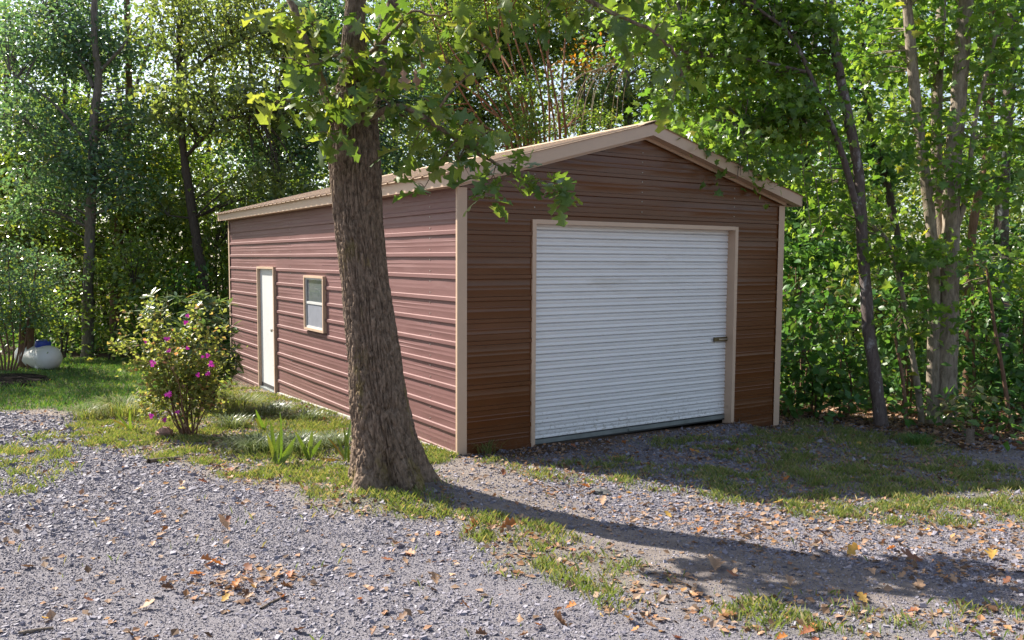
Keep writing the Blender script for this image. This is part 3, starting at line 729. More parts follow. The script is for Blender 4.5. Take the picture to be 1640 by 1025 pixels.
for px, py, sp_, n_, D in sprays:
    c_ = pt(px, py, D); j = np.argmin(np.linalg.norm(allp - c_, axis=1)); twig(allp[j], c_, .005)
    rr = sp_ * D / F_PX
    for q in range(int(n_ * 1.4)):
        o_ = unit(orng.normal(0, 1, 3)) * rr * orng.uniform(.25, 1.25); o_[2] *= .75
        tip = c_ + o_
        if q % 3 == 0: twig(c_, tip, .0025, .01)
        LP.append(tip); out = unit(o_ * np.array([1, 1, .3]) + orng.normal(0, .35, 3) * rr + np.array([0, 0, -.35]) * rr); LT.append(out)
LP = np.array(LP); LT = np.array(LT); n_ = len(LP)
link('limbs', lg.mesh('limbs', M['oak_bark'], OB), oak)
oak_mesh = []
for k, T in enumerate(OAKL):
    oak_mesh.append(np_mesh('leaf', T[0], T[1], M['l_oak_o'], True))
sz = orng.uniform(.12, .225, n_)
order = np.argsort(-sz)
def leaf_matrix(p, x, roll, s, w=1.0):
    x = unit(x); up = np.array([0, 0, 1.0]); y = unit(np.cross(up, x)); z = np.cross(x, y)
    c, s_ = math.cos(roll), math.sin(roll); y2 = y * c + z * s_; z2 = -y * s_ + z * c
    return Matrix(((x[0] * s, y2[0] * s * w, z2[0] * s, p[0]), (x[1] * s, y2[1] * s * w, z2[1] * s, p[1]), (x[2] * s, y2[2] * s * w, z2[2] * s, p[2]), (0, 0, 0, 1)))
for i in order[:300]:
    o = link('leaf', oak_mesh[i % 3], oak)
    o.matrix_local = leaf_matrix(LP[i] - OB, LT[i], orng.normal(0, .7), sz[i], orng.uniform(.85, 1.15))
# the rest of the crown, mostly above the picture
cl = []
for (px, py, D, n2, s2) in [(470, -430, 7.8, 270, .6), (760, -300, 7.5, 300, .55), (720, -520, 6.8, 360, .7), (640, -620, 7.9, 360, .75), (560, -220, 7.2, 135, .35), (1000, -120, 6.4, 90, .3), (880, -110, 6.6, 90, .3)]:
    c_ = pt(px, py, D)
    for _ in range(max(4, n2 // 45)):
        cc = c_ + orng.normal(0, s2, 3) * np.array([1, 1, .6]); cl.append(cc + orng.normal(0, .17, (45, 3)) * np.array([1, 1, .5]))
cl = np.vstack(cl)
nn = orng.normal(0, .55, (len(cl), 3)) + np.array([0, 0, 1.0])
link('foliage', leaf_mesh('foliage', OVAL, cl, nn, orng.uniform(.12, .20, len(cl)), M['l_oak'], orng, OB, width=1.3), oak)['kind'] = 'stuff'
rest = order[300:]
link('small_leaves', leaf_mesh('small_leaves', OAKL[1], LP[rest], orng.normal(0, .5, (len(rest), 3)) + [0, 0, .8], sz[rest], M['l_oak'], orng, OB, smooth=True), oak)['kind'] = 'stuff'
# three dead leaves hanging together in the crown
for px, py in ((672, 95), (665, 118), (645, 120)):
    o = link('dead_leaf', oak_mesh[1].copy(), oak); o.data.materials[0] = M['dead_leaf']
    o.matrix_local = leaf_matrix(pt(px, py - 14, 6.35) - OB, np.array([.12 * orng.normal(), .1, -1.0]), orng.uniform(-1, 1), .19, .8)

# ------------------------------------------------------------------ woodland trees
def wood_tree(name, label, cat, group, base, D, stems, blobs, leaf=('KITE', .12), mat='l_mid', bark='bark_grey', seed=1, dens=2.4, limbs_=(), twigs=True, under=.05, spread=.32, roots=None, objs=0, omat=None, lw=1.0):
    """stems: list of (pixel path with optional depth offset, r0, r1); blobs: (px, py, rx px, ry px, depth offset)"""
    rng = np.random.default_rng(seed)
    b0 = gpt(base, D); b0[2] = float(gz(b0[0], b0[1])) - under
    root = empty(name, b0, label, cat, group)
    g = Geo(); allp_ = []
    for P, r0, r1 in stems:
        pts = [pt(p[0], p[1], D + (p[2] if len(p) > 2 else 0)) for p in P]
        if P[0][1] == 'g':
            pass
        sp_ = smooth_path(pts, 8); n_ = len(sp_); sp_[1:] += np.cumsum(rng.normal(0, r0 * .05, (n_ - 1, 3)), 0) * .5
        rr = np.linspace(r0, r1, n_) * (1 + rng.normal(0, .04, n_)); rr[:2] *= (1.25, 1.1)
        allp_.append(sp_); g.tube(sp_, rr, 10)
    for P, r0, r1 in limbs_:
        sp_ = smooth_path([pt(p[0], p[1], D + (p[2] if len(p) > 2 else 0)) for p in P], 6); allp_.append(sp_); g.tube(sp_, np.linspace(r0, r1, len(sp_)), 7)
    A = np.vstack(allp_)
    T = dict(KITE=KITE, MAPLE=MAPLE, OVAL=OVAL, LANCE=LANCE)[leaf[0]]
    Ps, Ns, Rn = [], [], []
    for bb in blobs:
        px, py, rx_, ry_ = bb[:4]; dD = bb[4] if len(bb) > 4 else 0
        Db = D + dD; c_ = pt(px, py, Db); ax, az = rx_ * Db / F_PX, ry_ * Db / F_PX
        nl = dens * (2.35 if leaf[0] == 'KITE' else 1.75) * math.pi * ax * az / (leaf[1] ** 2 * .34 * lw)
        ncl = max(6, int(ax * az * 26 / max(.25, spread)))
        per = max(4, int(nl / ncl))
        for q in range(ncl):
            d_ = unit(rng.normal(0, 1, 3)) * rng.uniform(.15, 1.0) ** .5
            cc = c_ + RV * d_[0] * ax + np.array([FV[0], FV[1], 0]) * d_[1] * ax * .85 + np.array([0, 0, 1]) * d_[2] * az
            if cc[2] < gz(cc[0], cc[1]) + .1: cc[2] = gz(cc[0], cc[1]) + rng.uniform(.1, .5)
            if twigs and q % 2 == 0:
                k = np.argmin(np.linalg.norm(A - cc - np.array([0, 0, -.3 * ax]), axis=1)); a_ = A[k]
                mm = a_ * .45 + cc * .55 + np.array([0, 0, .10 * np.linalg.norm(cc - a_)]) + rng.normal(0, .06, 3)
                ln = np.linalg.norm(cc - a_)
                g.tube(smooth_path([a_, mm, cc], 4), np.linspace(.006 + .009 * ln, .003, 9), 5)
            tone = rng.normal(0, .13)
            n_ = int(per * rng.uniform(.5, 1.6)); P_ = cc + rng.normal(0, spread, (n_, 3)) * np.array([1, 1, .42])
            # leaves lie in drooping sprays
            P_[:, 2] -= .35 * np.hypot(P_[:, 0] - cc[0], P_[:, 1] - cc[1]) ** 2
            Ps.append(P_); Ns.append(rng.normal(0, .75, (n_, 3)) + np.array([0, 0, .7]) + (P_ - cc) * .5 / spread * .4)
            Rn.append(np.clip(rng.uniform(.05, .95, n_) * .75 + .12 + tone, 0, 1))
    link('trunk', g.mesh('trunk', M[bark], b0), root)
    if Ps:
        Ps, Ns, Rn = np.vstack(Ps), np.vstack(Ns), np.concatenate(Rn)
        S = leaf[1] * rng.uniform(.65, 1.3, len(Ps))
        if objs:
            # the leaves that show largest are parts of their own
            d_ = np.linalg.norm(Ps - CAM, axis=1); idx = np.argsort(-S / d_)[:objs]
            tm = np_mesh('leaf', T[0], T[1], M[omat], True)
            for i in idx:
                o = link('leaf', tm, root); hx = unit(rng.normal(0, 1, 3) * np.array([1, 1, .25]) + np.array([0, 0, -.25]))
                o.matrix_local = leaf_matrix(Ps[i] - b0, hx, rng.normal(0, .45), S[i], lw)
            keep = np.ones(len(Ps), bool); keep[idx] = False; Ps, Ns, Rn, S = Ps[keep], Ns[keep], Rn[keep], S[keep]
        if len(Ps): link('crown', leaf_mesh('crown', T, Ps, Ns, S, M[mat], rng, b0, Rn, width=lw), root)
    return root
def gy(px, D):                                   # picture height of the ground at depth D
    a = (px - 820) / F_PX
    return 512.5 + (CAM @ GN_ + D * (FV @ GN_ + a * (RV @ GN_))) / (D * (UV @ GN_)) * F_PX
def st(px, D, *rest): return [(px, gy(px, D) + 8)] + list(rest)
WL = 'trees at the edge of the wood'
# left of the garage
wood_tree('tall_tree', 'tall grey-trunked tree with blue-green leaves at the back edge of the lawn', 'tree', WL, 140, 20.8,
          [(st(140, 20.8, (141, 480), (146, 330), (150, 200), (158, 125), (152, 60), (156, -60), (165, -200)), .145, .05)],
          [(75, 60, 95, 70, .5), (50, 185, 75, 60), (150, 75, 90, 60, .8), (130, -5, 80, 30, 1), (70, 310, 80, 55, .5), (180, 285, 70, 55, -.4), (215, 190, 70, 55, .6), (120, 250, 60, 40, -.5)],
          ('KITE', .135), 'l_blue', 'bark_grey', 101, 1.55, [([(150, 140), (118, 75, .3), (70, 10, .5)], .06, .02), ([(146, 235), (85, 165, -.3), (15, 115, -.5)], .05, .015), ([(143, 290), (90, 235), (40, 195, -.6)], .045, .012), ([(155, 120), (210, 60), (250, 10)], .05, .015)])
wood_tree('forest_tree', 'dark slanting trunk with silvery light-green crown between the lawn and the garage', 'tree', WL, 332, 20.5,
          [(st(334, 20.5, (326, 470), (318, 400), (304, 300), (296, 240), (290, 110), (296, -80)), .15, .06)],
          [(330, 50, 120, 60), (335, 165, 125, 50, -.8), (440, 160, 75, 60), (425, 290, 75, 35, -.5), (470, 60, 80, 60, .5), (380, -10, 70, 30), (270, 330, 40, 25, .5)],
          ('KITE', .14), 'l_light', 'bark_dark', 102, 1.7, [([(298, 250), (350, 200, -.5), (410, 180, -.6)], .05, .015), ([(292, 130), (350, 80), (430, 50)], .05, .015), ([(310, 350), (270, 345, -.3)], .03, .012)])
wood_tree('forest_tree', 'reddish-brown trunk right of the tall grey trunk behind the lawn', 'tree', WL, 186, 22.5,
          [(st(184, 22.5, (187, 420), (194, 320), (203, 230), (206, 100), (200, -100)), .15, .07)],
          [(245, 345, 60, 55), (215, 425, 60, 40, -1), (260, 260, 60, 40), (120, 390, 55, 40)], ('KITE', .12), 'l_mid', 'bark_red', 103, 2.2)
wood_tree('forest_tree', 'thin trunk behind the propane tank, partly hidden by sunlit leaves', 'tree', WL, 105, 23.5,
          [(st(104, 23.5, (105, 420), (107, 340), (104, 220), (100, 60)), .10, .05)], [(90, 400, 60, 45), (55, 350, 55, 45), (20, 420, 60, 40)], ('KITE', .12), 'l_light', 'bark_dark', 104, 2.0)
wood_tree('forest_tree', 'trunk near the left edge of the picture above the clump of tall stems', 'tree', WL, 38, 24.5,
          [(st(38, 24.5, (38, 430), (36, 350), (30, 200), (20, 40)), .13, .06)], [(10, 280, 60, 50), (60, 260, 60, 45), (-40, 350, 60, 60), (110, 190, 60, 50)], ('KITE', .13), 'l_mid', 'bark_dark', 105, 2.2)
wood_tree('forest_tree', 'dark leafy tree rising behind the left eave of the garage beside the oak', 'tree', WL, 452, 21.5,
          [(st(452, 21.5, (448, 350), (440, 240), (452, 130), (470, 0), (470, -100)), .16, .06)],
          [(480, 240, 75, 50), (500, 320, 70, 30, -1), (560, 130, 80, 60), (640, 150, 80, 60, .6), (620, 260, 70, 45), (545, 40, 90, 60), (400, 230, 60, 35)],
          ('KITE', .14), 'l_blue', 'bark_dark', 106, 1.7, [([(444, 270), (500, 230), (570, 190)], .05, .015), ([(445, 200), (400, 180)], .04, .012)])
# understory shrubs along the back of the lawn
for k, (px, D, bl, lab, mt) in enumerate([
        (175, 19.6, [(215, 455, 40, 35), (212, 525, 34, 35), (215, 400, 40, 30)], 'dense dark understory bush right of the tall grey trunk behind the lawn', 'l_mid'),
        (255, 19.8, [(262, 505, 38, 38), (240, 552, 36, 22), (288, 440, 28, 28)], 'dark understory bush directly behind the pink azalea', 'l_under'),
        (95, 19.8, [(85, 490, 40, 34), (96, 548, 14, 14), (60, 460, 45, 35), (95, 430, 30, 24)], 'bright understory bush leaning over the blue lid of the tank', 'l_light'),
        (345, 21.5, [(345, 400, 45, 55), (350, 490, 45, 50), (385, 330, 50, 25)], 'understory tree against the far corner of the garage', 'l_mid')]):
    wood_tree('understory_bush', lab, 'bush', 'bushes along the back of the lawn', px, D, [(st(px, D, (px + 4, 540), (bl[0][0], bl[0][1])), .03, .015), (st(px + 6, D, (px + 14, 530), (bl[1][0], bl[1][1])), .025, .012)], bl, ('KITE', .14), mt, 'bark_dark', 120 + k, 1.3)
# two slim stems by the tank
for k, (px, D, tp, lab) in enumerate([(37, 17.4, (40, 470), 'slim pale trunk just left of the propane tank'), (48, 17.3, (50, 480), 'short thin trunk touching the left end of the propane tank')]):
    wood_tree('slim_tree', lab, 'tree', 'slim trunks by the tank', px, D, [(st(px, D, ((px + tp[0]) / 2, 540), tp), .09 - .02 * k, .06)], [(px + 5, 500 - 20 * k, 38, 26)], ('KITE', .11), 'l_mid', 'bark_red', 130 + k, 2.2)
# crape-myrtle clump at the left edge
wood_tree('crape_myrtle', 'clump of many thin tan stems with blue-green leaves on a mulch bed, left edge', 'shrub', None, 8, 16.6,
          [(st(8 + q * 3, 16.6, (6 + q * 8, 560), (2 + q * 17 - 20, 480), (q * 26 - 40, 400)), .022, .009) for q in range(-2, 5)],
          [(20, 500, 40, 22), (-20, 450, 45, 35), (72, 470, 28, 20), (60, 420, 34, 22), (10, 400, 40, 18), (95, 440, 18, 14), (35, 455, 30, 20), (-40, 520, 40, 20), (80, 505, 20, 10)], ('KITE', .07), 'l_blue', 'bark_red', 140, 1.1, spread=.26)
# crape myrtle with bare red stems behind the roof
stems = []
crn = np.random.default_rng(77)
for (x0, y0, x1, y1, x2, y2) in [(818, 225, 790, 165, 722, 78), (828, 220, 800, 150, 740, 70), (838, 215, 815, 150, 745, 20), (845, 215, 822, 120, 790, 65), (850, 215, 830, 130, 800, 20), (858, 215, 845, 130, 822, 50), (872, 225, 862, 130, 828, 30), (880, 230, 875, 120, 850, 20),
                                 (890, 230, 878, 130, 880, 30), (897, 225, 885, 130, 868, 40), (812, 235, 770, 195, 720, 110), (835, 235, 800, 190, 770, 160), (905, 230, 900, 150, 905, 60), (866, 235, 850, 180, 812, 120), (822, 240, 785, 170, 690, 95)]:
    stems.append(([(855 + (x0 - 855) * .25, gy(855, 19) + 8), (855 + (x0 - 855) * .6, 380), (x0, y0), (x1, y1, crn.normal(0, .2)), (x2, y2, crn.normal(0, .4)), (x2 + (x2 - x1) * .6, y2 - 90, crn.normal(0, .5))], crn.uniform(.034, .05), .012))
wood_tree('crape_myrtle', 'fan of bare reddish crape myrtle stems rising behind the garage roof', 'shrub', None, 855, 19, stems,
          [(825, 140, 55, 16, -.6), (845, 205, 40, 22, -.6), (700, 225, 55, 35), (690, 60, 60, 50, .4), (780, -10, 90, 40), (900, -20, 80, 40), (930, 190, 40, 30, .6), (760, 225, 40, 25)], ('KITE', .085), 'l_mid', 'myrtle', 150, 1.6, spread=.22)
# behind the roof, middle
wood_tree('forest_tree', 'slender grey trunk behind the roof ridge with dark leaves and gaps of sky', 'tree', WL, 1005, 23,
          [(st(1005, 23, (1006, 260), (1002, 120), (998, 40), (990, -80)), .14, .07)],
          [(960, 150, 70, 50), (1020, 40, 80, 50), (910, 60, 70, 45, .7), (1050, 170, 60, 45, -.6), (960, -30, 90, 50), (1080, 100, 50, 50)], ('KITE', .12), 'l_mid', 'bark_grey', 107, 1.5)
wood_tree('autumn_tree', 'small tree with orange turning leaves behind the red stems', 'tree', None, 935, 21.5,
          [(st(935, 21.5, (938, 300), (935, 160), (938, 80)), .05, .02)], [(938, 84, 26, 24), (920, 110, 16, 12)], ('KITE', .12), 'l_gold', 'bark_dark', 108, .7)
wood_tree('forest_tree', 'dark broad tree behind the oak crown and the red stems', 'tree', WL, 745, 24,
          [(st(745, 24, (748, 300), (740, 120), (735, -60)), .17, .08)], [(740, 70, 90, 60), (820, 90, 80, 50), (690, 10, 90, 60), (850, -10, 100, 50), (790, 190, 80, 40), (700, 160, 70, 45)], ('KITE', .13), 'l_mid', 'bark_dark', 109, 2.0)
# right of the garage
wood_tree('leaning_tree', 'slim leaning trunk with pale lichen and a bright crown overhanging the right roof edge', 'tree', WL, 1412, 11.2,
          [(st(1413, 11.2, (1403, 610), (1392, 520), (1386, 440), (1380, 350), (1374, 260), (1352, 150), (1336, 60), (1322, -40), (1300, -160)), .09, .05)],
          [(1130, 85, 80, 60, -.4), (1200, 175, 90, 60, -.2), (1150, 222, 50, 26, -1.0), (1245, 75, 80, 70, .3), (1265, 195, 60, 60), (1075, 180, 45, 35, -.1), (1180, 15, 90, 50, .2), (1222, 272, 32, 22, -.8), (1300, 20, 60, 50), (1120, -60, 110, 60), (1290, 290, 40, 30, .4), (1195, 285, 20, 12, -1.05), (1110, 205, 34, 16, -1.0), (1060, 205, 42, 16, .3), (1015, 55, 50, 34, .2)],
          ('MAPLE', .105), 'l_maple', 'bark_lichen', 201, 2.0, [([(1385, 385), (1350, 250, -.2), (1310, 150, -.3), (1268, 60, -.3), (1210, 10, -.4)], .05, .018), ([(1330, 200, -.2), (1270, 190, -.3), (1190, 200, -.4)], .022, .008), ([(1290, 115, -.3), (1200, 95, -.4), (1110, 90, -.5)], .024, .008)], spread=.26)
wood_tree('maple_tree', 'large maple of several pale stems from one base right of the leaning trunk', 'tree', WL, 1512, 11.5,
          [(st(1516, 11.5, (1514, 610), (1518, 520), (1520, 420), (1522, 300), (1532, 150), (1548, -40), (1560, -200)), .150, .085),
           (st(1496, 11.4, (1494, 600), (1496, 480), (1490, 350), (1472, 200), (1448, -40), (1430, -160)), .095, .06),
           (st(1478, 11.3, (1470, 620), (1456, 540), (1445, 470), (1420, 380)), .05, .025),
           ([(1518, 480), (1502, 330, .2), (1500, 200, .5), (1505, 40, .7), (1515, -120, .8)], .09, .06),
           ([(1521, 400), (1548, 310, -.1), (1562, 190, -.2), (1600, 40, -.3)], .045, .02)],
          [(1480, 70, 70, 50, .6), (1590, 60, 60, 60, -.2), (1430, 190, 50, 45, .4), (1570, 290, 60, 40, -.5), (1500, 410, 60, 26, -.5), (1615, 190, 60, 60, .3), (1415, 400, 50, 34, -.1), (1605, 430, 60, 34), (1500, -60, 120, 60), (1400, 90, 50, 50, .5), (1345, 330, 50, 40, .3), (1500, 520, 48, 26, -.6), (1488, 250, 40, 26, -.5), (1530, 200, 34, 22, -.6)],
          ('MAPLE', .12), 'l_maple', 'bark_maple', 202, 1.35, spread=.3)
wood_tree('forest_tree', 'straight dark trunk close to the right edge of the picture', 'tree', WL, 1603, 14.5,
          [(st(1600, 14.5, (1602, 500), (1604, 340), (1611, 200), (1622, 0), (1628, -120)), .14, .08)], [(1620, 90, 60, 50), (1640, 260, 50, 50), (1590, -30, 80, 50), (1620, 380, 50, 35)], ('KITE', .13), 'l_under', 'bark_lichen', 203, 2.0)
wood_tree('forest_tree', 'slim curved trunk bending between the maple and the dark trunk on the right', 'tree', WL, 1552, 13.4,
          [(st(1548, 13.4, (1552, 480), (1560, 350), (1578, 270), (1588, 180), (1590, 60), (1594, -80)), .075, .045)], [(1570, 120, 50, 40), (1560, 10, 60, 40)], ('MAPLE', .12), 'l_maple', 'bark_red', 204, 1.4)
wood_tree('forest_tree', 'leaning brown trunk in the gap left of the maple stems', 'tree', WL, 1440, 14,
          [(st(1455, 14, (1440, 420), (1420, 290), (1395, 200), (1380, 60), (1370, -80)), .075, .04)], [(1400, 250, 50, 45), (1360, 120, 60, 60), (1330, 230, 45, 45), (1410, 20, 70, 50)], ('KITE', .14), 'l_under', 'bark_dark', 205, 1.9)
wood_tree('forest_tree', 'dark trunk showing just behind the right end of the roof', 'tree', WL, 1290, 16,
          [(st(1285, 16, (1285, 420), (1290, 280), (1300, 120), (1310, -60)), .10, .06)], [(1290, 330, 50, 45), (1260, 400, 40, 40), (1330, 400, 50, 40), (1250, 230, 60, 60), (1180, 150, 80, 60)], ('KITE', .15), 'l_under', 'bark_dark', 206, 1.9)
# undergrowth at the right: broad-leaved bushes
for k, (px, D, bl, lab) in enumerate([
        (1300, 12.2, [(1285, 560, 38, 45), (1310, 620, 45, 38), (1265, 640, 22, 30)], 'broad-leaved bush touching the right corner of the garage'),
        (1345, 11.9, [(1350, 560, 40, 50), (1352, 625, 40, 34), (1320, 490, 40, 45)], 'broad-leaved bush just left of the leaning trunk'),
        (1445, 12.3, [(1445, 545, 40, 45), (1440, 470, 45, 40), (1462, 620, 30, 35)], 'broad-leaved bush between the leaning trunk and the maple'),
        (1580, 12.0, [(1580, 500, 50, 40), (1600, 570, 45, 40), (1560, 560, 35, 35)], 'broad-leaved bush right of the thick maple base'),
        (1640, 11.6, [(1640, 500, 45, 50), (1640, 610, 40, 50), (1610, 640, 30, 30)], 'broad-leaved bush at the right edge of the picture'),
        (1275, 13.5, [(1275, 430, 32, 55), (1280, 510, 35, 40), (1310, 390, 45, 40)], 'tall broad-leaved bush beside the right wall of the garage')]):
    wood_tree('broad_leaved_bush', lab, 'bush', 'bushes right of the garage', px, D, [(st(px + 6 * q, D, (px + 8 * q, 600), (bl[q][0], bl[q][1], .1 * q)), .018, .008) for q in range(3)], bl, ('OVAL', .135), 'l_under', 'bark_red', 220 + k, 1.7, spread=.24, objs=60, omat='l_sap_o', lw=1.15)
wood_tree('pale_sapling', 'small sapling with pale cream leaves catching the sun before the maple base', 'sapling', None, 1545, 10.7,
          [(st(1556, 10.7, (1556, 660), (1548, 635)), .010, .005)], [(1545, 640, 30, 14), (1525, 652, 14, 8), (1570, 632, 16, 8)], ('OVAL', .12), 'l_under', 'twig', 230, 1.2, spread=.1, under=.02, objs=60, omat='l_pale_o')
for k, (px, D, P, lab) in enumerate([(1620, 11.0, [(1608, 610), (1592, 520), (1580, 430)], 'thin bent bare sapling right of the pale cream leaves'), (1452, 11.3, [(1446, 610), (1430, 520)], 'thin bare sapling right beside the leaning trunk'),
                                     (1560, 11.9, [(1560, 600), (1556, 480)], 'thin straight sapling stem behind the pale cream leaves')]):
    wood_tree('thin_sapling', lab, 'sapling', 'thin saplings at the right', px, D, [(st(px, D, *P), .032, .016)], [(P[-1][0], P[-1][1], 34, 22)], ('OVAL', .13), 'l_under', 'bark_red', 240 + k, 1.1, spread=.2)
# bare hanging twigs over the roof ridge
db = empty('dead_branch', pt(1050, 75, 11.5), 'bare pale branch of arching dead twigs hanging over the roof ridge', 'branch')
drn = np.random.default_rng(14); g = Geo(); b0 = np.array(db.location)
g.tube(smooth_path([pt(1100, 60, 11.6), pt(1050, 78, 11.5), pt(1000, 95, 11.5), pt(960, 112, 11.5)], 6), np.linspace(.016, .007, 19), 6)
for q in range(15):
    x0 = drn.uniform(955, 1045); y0 = 112 - (x0 - 960) * .38; dx = drn.uniform(25, 100); ye = drn.uniform(170, 232)
    P = [pt(x0, y0, 11.5), pt(x0 - dx * .45, y0 + 12, 11.5 + drn.normal(0, .1)), pt(x0 - dx * .85, y0 + (ye - y0) * .45, 11.5 + drn.normal(0, .15)), pt(x0 - dx, ye, 11.5 + drn.normal(0, .2))]
    g.tube(smooth_path(P, 5), np.linspace(.007, .003, 16), 5)
link('twigs', g.mesh('twigs', M['twig'], b0), db)
# vines hanging by the right trees
vg = empty('hanging_vine', pt(1285, 150, 11.0), 'thin pale vines hanging down right of the roof end', 'vine')
g = Geo(); b0 = np.array(vg.location)
for P in ([(1282, 120), (1284, 220), (1288, 300), (1300, 370)], [(1288, 150), (1290, 230), (1306, 290), (1312, 360)], [(1326, 130), (1328, 230), (1332, 300)], [(1286, 225), (1320, 226), (1350, 228)]):
    g.tube(smooth_path([pt(x + drn.normal(0, 2), y, 11.1 + drn.normal(0, .05)) for x, y in P], 6), .006, 5)
link('vine', g.mesh('vine', M['twig'], b0), vg)

# ------------------------------------------------------------------ the far wood: reads as one mass
frng = np.random.default_rng(31)
Ps, Ns, Rn = [], [], []; g = Geo()
for D, npx in ((26.5, 22), (33, 22), (42, 26)):
    for q in range(npx):
        px = (-70 + 1860 * (q + frng.uniform(.1, .9)) / npx) if D < 40 else (-420 + 2500 * (q + frng.uniform(.1, .9)) / npx)
        if D < 30 and False: continue
        b0 = gpt(px, D + frng.normal(0, 1.5)); H = (2.0 + .345 * D) * frng.uniform(.86, 1.06)
        P = smooth_path([b0 - [0, 0, .3], b0 + [frng.normal(0, .2), frng.normal(0, .2), H * .5], b0 + [frng.normal(0, .5), frng.normal(0, .5), H]], 5)
        g.tube(P, np.linspace(frng.uniform(.10, .2), .04, len(P)), 7)
        tone = frng.normal(0, .12)
        for _ in range(44):
            h = frng.uniform(.01, 1.0) ** 1.15; cc = b0 + np.array([0, 0, h * H]) + unit(frng.normal(0, 1, 3)) * np.array([1, 1, .3]) * frng.uniform(.4, 2.0) * (1.05 - h * .35)
            n_ = int(frng.uniform(24, 66)); P_ = cc + frng.normal(0, .62, (n_, 3)) * np.array([1, 1, .42])
            Ps.append(P_); Ns.append(frng.normal(0, .55, (n_, 3)) + np.array([0, 0, .8])); Rn.append(np.clip(frng.uniform(.05, .9, n_) * .7 + .15 + tone, 0, 1))
for q in range(170):                                     # saplings and low boughs under the far trees
    px = frng.uniform(-40, 620) if q % 2 else frng.uniform(1180, 1800); D = frng.uniform(18.5, 25) if px > 1000 else frng.uniform(22.5, 27)
    b0 = gpt(px, D); P = smooth_path([b0, b0 + [frng.normal(0, .2), 0, frng.uniform(1, 4)]], 5); g.tube(P, .025, 5)
    for _ in range(9):
        cc = b0 + [frng.normal(0, .7), frng.normal(0, .7), frng.uniform(.2, 6.5)]; n_ = 34
        Ps.append(cc + frng.normal(0, .42, (n_, 3)) * [1, 1, .42]); Ns.append(frng.normal(0, .7, (n_, 3)) + np.array([0, 0, .7])); Rn.append(np.clip(frng.uniform(0, 1, n_), 0, 1))
Ps = np.vstack(Ps); Ns = np.vstack(Ns); Rn = np.concatenate(Rn)
sc = .15 + .05 * np.clip((np.linalg.norm(Ps - CAM, axis=1) - 25) / 20, 0, 1)
k_ = Ps[:, 2] > GX * Ps[:, 0] + GY * Ps[:, 1] + .05
far = link('distant_woods', leaf_mesh('distant_woods', KITE, Ps[k_], Ns[k_], (sc * frng.uniform(.7, 1.3, len(Ps)))[k_], M['l_mid'], frng, rnd=Rn[k_]))
tag(far, 'far wood of green leaves filling the background', 'wood', kind='stuff')
ft = link('distant_trunks', g.mesh('distant_trunks', M['bark_dark'])); tag(ft, 'dark trunks deep in the far wood', 'wood', kind='stuff')
# low forest-floor growth between the trunks
x = frng.uniform(-6, 26, 5200); y = frng.uniform(-3, 27, 5200)
keep = (look(m_lit, x, y) > .6) & ~((x > -.3) & (x < 5.3) & (y > -1) & (y < 9.6)) & (y > 12 - x * 1.9 - 3)
keep &= ~((x < -1) & (y < 15.0))
x, y = x[keep], y[keep]; n_ = len(x); cx = np.repeat(x, 16) + frng.normal(0, .28, n_ * 16); cy_ = np.repeat(y, 16) + frng.normal(0, .28, n_ * 16)
hz = np.repeat(frng.uniform(.1, .9, n_), 16) * frng.uniform(.3, 1.1, n_ * 16)
Ps = np.stack([cx, cy_, GX * cx + GY * cy_ + hz], 1); Ns = frng.normal(0, .6, (len(Ps), 3)) + [0, 0, 1]
o = link('forest_undergrowth', leaf_mesh('forest_undergrowth', KITE, Ps, Ns, frng.uniform(.09, .17, len(Ps)), M['l_under'], frng)); tag(o, 'low green undergrowth on the forest floor', 'undergrowth', kind='stuff')
# a tree out of the picture on the left that shades the lawn
def plain_tree(x, y, H, cr_, cb, seed, label):
    rng = np.random.default_rng(seed); b0 = np.array([x, y, float(gz(x, y)) - .05]); root = empty('shade_tree', b0, label, 'tree', 'shade trees left of the lawn'); g = Geo()
    g.tube(smooth_path([b0, b0 + [.1, 0, H * .5], b0 + [0, .1, H]], 6), np.linspace(.14, .03, 13), 9); Ps = []
    for q in range(int(40 * cr_)):
        h = rng.uniform(cb, H); a = rng.uniform(0, 6.28); rr = cr_ * rng.uniform(.2, 1) ** .5 * math.sin(max(.25, (h - cb) / (H - cb)) * 2.6)
        cc = b0 + [rr * math.cos(a), rr * math.sin(a), h]; g.tube(smooth_path([b0 + [0, 0, h - .5], (b0 + [0, 0, h] + cc) / 2, cc], 4), np.linspace(.03, .006, 9), 5)
        Ps.append(cc + rng.normal(0, .36, (95, 3)) * [1, 1, .5])
    Ps = np.vstack(Ps); link('trunk', g.mesh('trunk', M['bark_grey'], b0), root)
    link('crown', leaf_mesh('crown', KITE, Ps, rng.normal(0, .5, Ps.shape) + [0, 0, .8], rng.uniform(.09, .15, len(Ps)), M['l_mid'], rng, b0), root)
plain_tree(-6.6, 14.3, 7.4, 2.0, 2.2, 301, 'leafy shade tree beyond the left edge, beside the lawn')
plain_tree(-7.6, 17.6, 8.0, 1.8, 2.6, 302, 'second leafy shade tree farther back beyond the left edge')

